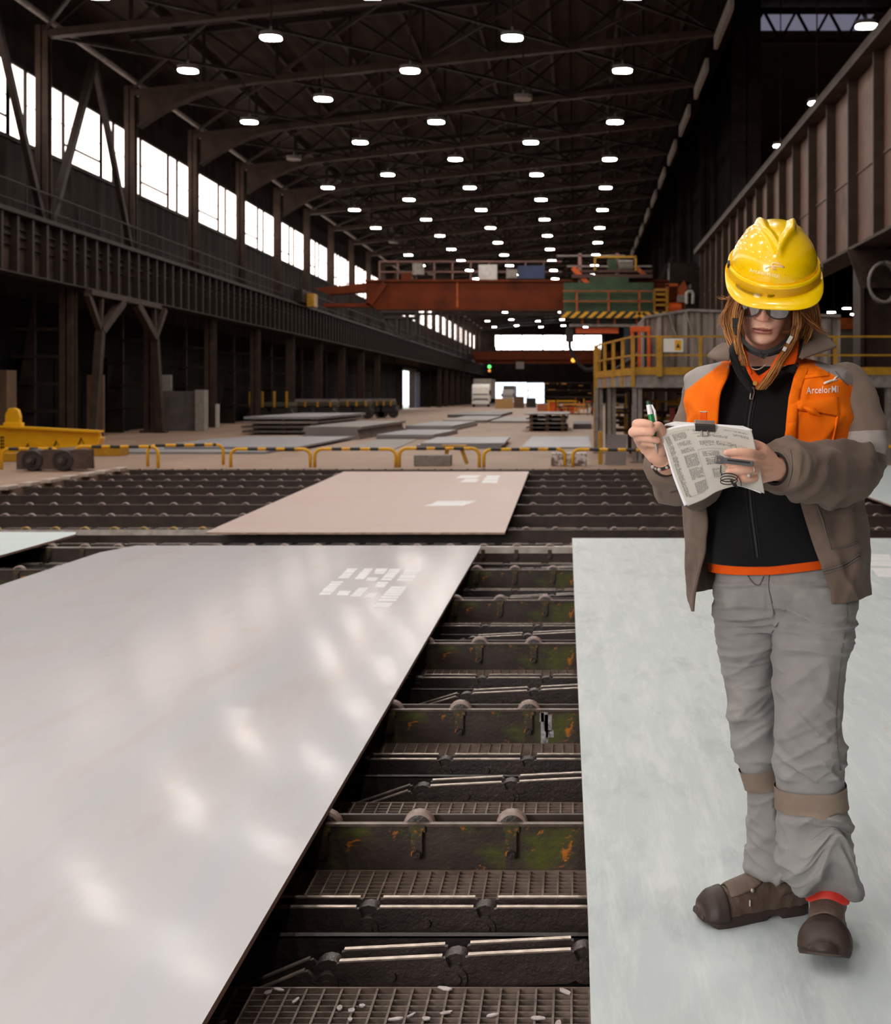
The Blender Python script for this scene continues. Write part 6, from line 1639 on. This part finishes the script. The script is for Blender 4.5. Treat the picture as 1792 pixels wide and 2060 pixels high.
glasses = None
for s in (-1, 1):
    vs = [lp(s*(5+62*i/NL), .030+(zb(5+62*i/NL)-.030)*j/10) for j in range(11) for i in range(NL+1)]
    m = MB(); w = NL+1; m.add(vs, [(j*w+i, (j+1)*w+i, (j+1)*w+i+1, j*w+i+1) for j in range(10) for i in range(NL)])
    if glasses is None: glasses = m.build('safety_glasses', M['lens_smoke'], person, smooth=True); glasses['label'] = 'smoky safety glasses'; par = glasses
    else: m.build('lens', M['lens_smoke'], glasses, smooth=True)
    MB().tube([lp(s*(5+62*i/NL), zb(5+62*i/NL)) for i in range(NL+1)], .0016, 6).build('rim', M['frame_grey'], glasses, smooth=True)
    MB().tube([lp(s*67, .0), hd(s*.080,-.03,.004), hd(s*.080,.01,.002), hd(s*.078,.03,-.008)], .0028, 6).build('temple_arm', M['black_paint'], glasses, smooth=True)
MB().tube([lp(-7,-.004), lp(0,.002), lp(7,-.004)], .0028, 8).build('bridge', M['frame_grey'], glasses, smooth=True)
# hair in fine tapering locks
def hair_mat():
    m, t, b = nt('auburn_hair'); g = t.nodes.new('ShaderNodeNewGeometry')
    c = ramp(t, g.outputs['Random Per Island'], [(0, srgb(92,52,24)), (.4, srgb(146,88,38)), (.75, srgb(190,124,56)), (1, srgb(224,166,92))])
    t.links.new(c, b.inputs['Base Color']); b.inputs['Roughness'].default_value = .38; b.inputs['Specular IOR Level'].default_value = .6; return m
M['hair'] = hair_mat(); rng = random.Random(21); hr_ = MB()
def lock(guide, n, j0, j1, r0, curl=.004, dj=.02):
    r0 *= .55 if r0 > .0008 else .8; n = int(n*(2.8 if r0 > .0006 else 1.3))
    for q in range(n):
        a = rng.uniform(0, 6.28); rad = math.sqrt(rng.random()); ox, oy, od = math.cos(a)*rad, math.sin(a)*rad*.5, rng.uniform(-1, 1)
        g = [(px+ox*(j0+(j1-j0)*k/(len(guide)-1)), py+oy*6, d+od*dj) for k, (px, py, d) in enumerate(guide)]
        M_ = 9; rows_ = spl([tuple(L(*p)) for p in g], M_); ph = rng.uniform(0, 6.28); cut = rng.uniform(.82, 1)
        pts = [Vector(r_)+Vector((math.sin(ph+k*.9), math.cos(ph*1.7+k*.8), 0))*curl*(k/M_) for k, r_ in enumerate(rows_)]
        r1 = r0*rng.uniform(.6, 1.15); hr_.tube(pts, [r1*(.7+.3*math.sin(3.14*k/(M_-1)))*(1 if k < M_-2 else .45) for k in range(M_)], 4)
lock([(1484,582,2.85),(1469,615,2.86),(1462,652,2.87),(1474,690,2.85),(1486,716,2.82)], 90, 10, 9, .0017)
lock([(1490,592,2.81),(1480,635,2.81),(1482,675,2.80),(1488,712,2.79)], 60, 8, 7, .0016)
lock([(1494,625,2.79),(1486,665,2.79),(1490,700,2.785),(1498,735,2.775)], 34, 4, 6, .0014)
lock([(1480,590,2.84),(1460,602,2.84),(1450,596,2.84)], 9, 3, 6, .0006, .008)
lock([(1474,605,2.85),(1455,635,2.85),(1450,660,2.85)], 9, 4, 8, .0006, .008)
lock([(1610,592,2.83),(1626,630,2.84),(1620,668,2.85),(1604,700,2.84)], 100, 12, 14, .0018)
lock([(1626,582,2.89),(1640,622,2.91),(1640,660,2.93),(1626,692,2.94)], 70, 8, 10, .0017)
lock([(1600,606,2.80),(1604,645,2.80),(1594,685,2.80),(1570,724,2.785),(1548,760,2.765),(1530,782,2.758)], 90, 9, 9, .0016)
lock([(1604,612,2.79),(1622,640,2.80),(1645,660,2.82),(1662,672,2.84)], 22, 6, 8, .0009, .007)
lock([(1612,636,2.80),(1592,664,2.768),(1572,669,2.752)], 6, 5, 3, .0005, .002, .004)
lock([(1500,610,2.95),(1498,660,2.97),(1505,705,2.97)], 60, 24, 20, .0026); lock([(1590,610,2.95),(1596,660,2.97),(1588,705,2.97)], 60, 26, 22, .0026)
lock([(1545,600,3.0),(1548,660,3.01),(1548,705,3.0)], 60, 50, 40, .003)
o = hr_.build('hair', M['hair'], person, smooth=True); o['label'] = 'shoulder length auburn hair with loose strands'
# chin strap, necklace, bracelet, ring
st_ = MB()
def strap(pts, w, th=.0025):
    rows_ = spl([tuple(L(*p)) for p in pts], 30); P_ = [Vector(r_) for r_ in rows_]
    out = []
    for i, p in enumerate(P_):
        t = (P_[min(i+1,29)]-P_[max(i-1,0)]).normalized(); y = Vector((0,-1,.15)).normalized(); x = t.cross(y).normalized(); y = x.cross(t)
        out.append([p+x*w/2-y*th/2, p+x*w/2+y*th/2, p-x*w/2+y*th/2, p-x*w/2-y*th/2])
    st_.rings(out)
strap([(1484,604,2.80),(1480,640,2.795),(1492,680,2.78),(1512,701,2.765),(1535,708,2.762),(1562,700,2.768),(1588,674,2.80),(1602,630,2.82)], .009)
strap([(1480,640,2.797),(1484,672,2.81),(1500,698,2.795),(1520,711,2.79),(1548,713,2.79),(1580,698,2.80),(1600,664,2.83)], .009)
st_.box(L(1480,650,2.785), (.016,.010,.022)); st_.box(L(1483,668,2.782), (.012,.010,.014))
st_.tube([L(1529,708,2.76),L(1529,717,2.758),L(1536,721,2.758),L(1545,712,2.76)], .0022, 6); st_.box(L(1529,716,2.757), (.007,.005,.006))
o = st_.build('chin_strap', M['rubber'], helmet, autos=50); o['label'] = 'black chin strap with buckle'
for p in ((1586,687,2.772),(1578,702,2.768),(1590,680,2.776)): MB().box(L(*p), (.008,.005,.010), (0,.5,0)).build('strap_slider', M['white_metal'], helmet, bevel=.001)
m = MB(); rows_ = spl([tuple(L(*p)) for p in ((1503,728,2.80),(1508,737,2.79),(1517,743,2.785),(1528,742,2.785),(1540,734,2.79))], 26)
for i, r_ in enumerate(rows_): m.ball(Vector(r_), .0019, 6, 5)
o = m.build('necklace', M['polished'], person, smooth=True); o['label'] = 'fine silver bead necklace'; o['kind'] = 'stuff'
def hoopring(c, ax, r_, rt, N=26):
    ax = ax.normalized(); u = ax.orthogonal().normalized(); v = ax.cross(u); return [c+u*r_*math.cos(2*math.pi*k/N)+v*r_*math.sin(2*math.pi*k/N) for k in range(N+1)]
wr = L(1333,921,2.548); wax = L(1345,932,2.58)-L(1318,904,2.53)
br = MB(); br.tube(hoopring(wr, wax, .0245, 0), .0032, 6, cap=False); bracelet = br.build('bracelet', M['rubber'], person, smooth=True); bracelet['label'] = 'beaded bracelet on the writing wrist'
wm = [M['white_metal'], M['polished']]
for k, p in enumerate(hoopring(wr-wax.normalized()*.002, wax, .0275, 0, 20)[:-1]):
    if k % 4 != 3: MB().ball(p, .0042 if k % 3 else .0034, 8, 6).build('bead', wm[k % 2], bracelet, smooth=True)
MB().tube(hoopring(wr+wax.normalized()*.006, wax, .0255, 0), .0014, 5, cap=False).build('red_string', M['boot_red'], bracelet, smooth=True)
fa = L(1516,945,2.455)-L(1503,945,2.438); fc = L(1508,945,2.444)
ring_ = MB().tube(hoopring(fc, fa, .0108, 0), .0014, 6, cap=False).build('finger_ring', M['polished'], person, smooth=True); ring_['label'] = 'silver ring with a small stone'
MB().ball(L(1506,957,2.430), .0038, 8, 6).build('stone', M['white_metal'], ring_, smooth=True)
# ---------------------------------------------------------------- things in her hands
def W_(px, py, d): return at(px, py, d)
B0 = at(1420, 858, 2.56)
def rel(px, py, d): return at(px, py, d)-B0
t = thing('clipboard', 'brown clipboard held level in both hands with printed pages hanging over its edge', 'clipboard', B0)
M['board'] = pm('brown_hardboard', srgb(112,82,60), srgb(90,66,50), .55, scale=10)
nl, nr_, fr2, fl2 = rel(1330,857,2.478), rel(1510,868,2.472), rel(1499,861,2.68), rel(1348,851,2.69)
m = MB(); dn = Vector((0,0,-.004)); m.add([nl,nr_,fr2,fl2,nl+dn,nr_+dn,fr2+dn,fl2+dn], [(0,1,2,3),(7,6,5,4),(0,4,5,1),(1,5,6,2),(2,6,7,3),(3,7,4,0)]); m.build('board', M['board'], t)
M['paper'] = pm('shaded_paper', srgb(200,195,185), srgb(190,185,176), .8, scale=8)  # greyed: the shade on the hanging page is put into the paper colour
M['paper_top'] = pm('bright_paper', srgb(240,240,244), None, .8)
up2 = Vector((0,0,.001)); m = MB(); q = [a+Vector((0,0,.0012)) for a in (nl.lerp(nr_,.04)+Vector((0,.004,0)), nr_+Vector((.002,-.002,0)), fr2.lerp(fl2,.03), fl2.lerp(fr2,.06))]
m.add(q+[a+Vector((0,0,.003)) for a in q], [(3,2,1,0),(4,5,6,7),(0,1,5,4),(1,2,6,5),(2,3,7,6),(3,0,4,7)]); m.build('page_stack', M['paper_top'], t)
PG = [[(1328,872,2.470),(1362,860,2.466),(1415,855,2.464),(1462,859,2.463),(1512,867,2.464)],
      [(1342,910,2.452),(1382,897,2.450),(1425,890,2.450),(1475,896,2.452),(1522,910,2.456)],
      [(1358,958,2.445),(1397,946,2.443),(1436,937,2.446),(1482,939,2.451),(1531,955,2.458)],
      [(1383,1018,2.440),(1415,1005,2.440),(1447,987,2.443),(1490,978,2.451),(1538,993,2.460)]]
NU, NV = 40, 40
def sheetpts(rows_):
    R_ = [spl([tuple(rel(*p)) for p in r_], NU+1) for r_ in rows_]; return np.array([spl([R_[k][i] for k in range(4)], NV+1) for i in range(NU+1)])
def sheet(A, name, mt, par):
    m = MB(); vs = [Vector(A[i][j]) for j in range(NV+1) for i in range(NU+1)]; w = NU+1
    m.add(vs, [(j*w+i, (j+1)*w+i, (j+1)*w+i+1, j*w+i+1) for j in range(NV) for i in range(NU)])
    o = m.build(name, mt, par, smooth=True); so = o.modifiers.new('t', 'SOLIDIFY'); so.thickness = .0004; so.offset = 0; return o
A1 = sheetpts(PG); A2 = sheetpts([[(px-2+ (1 if k else 0), py-3+k, d+.004) for px, py, d in r_] for k, r_ in enumerate(PG)])
for k in range(NV+1): A2[:,k,0] -= .006*(k/NV)
pg = sheet(A1, 'hanging_page', M['paper'], t); pg['label'] = 'printed page hanging towards the camera'
sheet(A2, 'hanging_page', M['paper_top'], t)['label'] = 'second page behind the printed one'
def pp(u, v):
    x, y = u*NU, v*NV; i, j = min(int(x), NU-1), min(int(y), NV-1); fx, fy = x-i, y-j
    return Vector(A1[i][j]*(1-fx)*(1-fy)+A1[i+1][j]*fx*(1-fy)+A1[i][j+1]*(1-fx)*fy+A1[i+1][j+1]*fx*fy)
M['ink'] = pm('grey_print_ink', srgb(112,108,104), srgb(132,128,124), .8, scale=200); M['ink_dark'] = pm('dark_print_ink', srgb(70,67,65), None, .8)
ink = MB(); rng = random.Random(4); offv = Vector((0,-.0012,0))
def strip(u0, u1, v0, v1):
    n = max(1, int((u1-u0)/.05))
    for k in range(n):
        a, b = u0+(u1-u0)*k/n, u0+(u1-u0)*(k+1)/n
        ink.add([pp(a,v0)+offv, pp(a,v1)+offv, pp(b,v1)+offv, pp(b,v0)+offv], [(0,1,2,3)])
def words(u0, u1, v, h, full=.8):
    u = u0
    while u < u1-.01:
        w = rng.uniform(.008, .035); e = min(u+w, u1)
        if rng.random() < full: strip(u, e, v, v+h)
        u = e+rng.uniform(.004, .010)
for k in range(58): words(.05, .115, .12+k*.0135, .006, .95)
for blk_, (v0, n_) in enumerate(((.12,8),(.26,5),(.36,5),(.46,12),(.64,9),(.79,8))):
    for k in range(n_): words(.15+.01*blk_, .30+.012*blk_, v0+k*.0135, .006, .95)
for v0, n_, u0, u1 in ((.10,3,.38,.62),(.20,3,.40,.72),(.30,6,.40,.56),(.30,5,.58,.78),(.46,5,.40,.60),(.55,7,.42,.60),(.70,8,.47,.60),(.08,2,.70,.92),(.14,3,.78,.94)):
    for k in range(n_): words(u0, u1, v0+k*.014, .006, .85)
strip(.04, .40, .09, .093); strip(.36, .64, .17, .173); strip(.36, .90, .42, .423); strip(.10, .30, .90, .903); strip(.34, .343, .08, .85); strip(.355, .357, .42, .80)
for k in range(16): u, v = rng.uniform(.62, .92), rng.uniform(.30, .40); strip(u, u+.008, v, v+.008)
for k in range(14): u, v = rng.uniform(.62, .84), rng.uniform(.84, .93); strip(u, u+.008, v, v+.008)
o = ink.build('page_print', M['ink'], pg); o['kind'] = 'stuff'; o['label'] = 'fine grey print on the hanging page'
# binder clip on the board edge
m = MB(); c0, c1 = rel(1398,861,2.462), rel(1438,863,2.460); ax = (c1-c0)
m.rings([[p+Vector((0,a,b)) for a, b in ((-.004,-.006),(-.007,.006),(-.001,.009),(.022,.009),(.022,.003),(.0,.003))] for p in (c0, c1)]); clip = m.build('binder_clip', M['black_paint'], t)
m = MB(); m.rings([[p+Vector((0,a,b)) for a, b in ((-.002,.009),(-.002,.016),(.024,.016),(.024,.010))] for p in (c0.lerp(c1,.02), c0.lerp(c1,.98))]); m.build('clip_lever', M['polished'], clip)
m = MB(); m.tube([c0.lerp(c1,.3)+Vector((0,-.008,-.004)), c0.lerp(c1,.3)+Vector((0,-.010,-.014)), c0.lerp(c1,.6)+Vector((0,-.010,-.014)), c0.lerp(c1,.6)+Vector((0,-.008,-.004))], .0012, 6); m.build('clip_lever', M['polished'], clip, smooth=True)
# pen
p0, p1 = at(1303,807,2.470), at(1323,914,2.458); ax = (p1-p0); Lp = ax.length; axn = ax/Lp
t = thing('pen', 'white and green ballpoint pen held upright in the writing hand', 'pen', p0)
def seg(a, b, r0, r1, nm, mt): MB().tube([axn*a*Lp, axn*b*Lp], [r0, r1], 14).build(nm, mt, t, autos=40)
pg_ = pm('green_pen_plastic', srgb(10,150,84), srgb(8,136,74), .3); pgd = pm('dark_green_pen_cap', srgb(22,84,62), None, .35); pw_ = pm('white_pen_plastic', srgb(240,240,240), None, .3)
seg(0, .07, .0036, .0048, 'cap', pgd); seg(.07, .25, .0050, .0054, 'barrel', pw_); seg(.25, .80, .0054, .0050, 'barrel', pg_); seg(.80, .99, .0048, .0012, 'tip', M['polished'])
sd_ = Vector((1,0,.2)).normalized(); m = MB(); m.tube([axn*.08*Lp+sd_*.006, axn*.2*Lp+sd_*.0095, axn*.42*Lp+sd_*.0088], [.0018,.0026,.0022], 8); m.build('pen_clip', pw_, t, smooth=True)
# grey tool between the fingers, with a coil of thin cable
g0, g1 = at(1446,925,2.417), at(1516,933,2.420); ax = g1-g0; t = thing('grey_tool', 'flat dark grey hand tool gripped against the page between the fingers', 'tool', g0.lerp(g1,.5))
M['tool'] = pm('grey_tool_plastic', srgb(104,102,104), srgb(88,86,88), .4, scale=20); cen = g0.lerp(g1,.5)
m = MB(); rot = ax.to_track_quat('X', 'Z').to_matrix(); m.box((0,0,0), (ax.length, .008, .0115), rot); o = m.build('tool_body', M['tool'], t, bevel=.003)
m = MB(); m.box(g0-cen, (.017,.009,.0165), rot); m.build('tool_head', M['tool'], t, bevel=.003)
MB().cyl(g0-cen+Vector((0,-.006,0)), g0-cen+Vector((0,-.0045,0)), .0028, 12).build('rivet', M['polished'], t)
MB().box(Vector((.004,-.0043,.001)), (.045,.0012,.0035), rot).build('slot', M['black_paint'], t)
m = MB()
pts = [at(1450,936,2.419),at(1449,948,2.421),at(1452,956,2.423)]+[at(1466+17*math.cos(a), 958+7*math.sin(a)+.4*k, 2.424-.0006*k) for k, a in enumerate([3.3+2*math.pi*i/14 for i in range(34)])]
m.tube([p-cen for p in pts], .0012, 5); m.tube([p-cen for p in (at(1470,966,2.424),at(1476,976,2.425),at(1483,981,2.426),at(1478,972,2.424))], .0022, 6)
m.tube([p-cen for p in (at(1484,957,2.424),at(1490,968,2.427),at(1491,978,2.43))], .0009, 5); m.build('cable', M['rubber'], t, smooth=True)
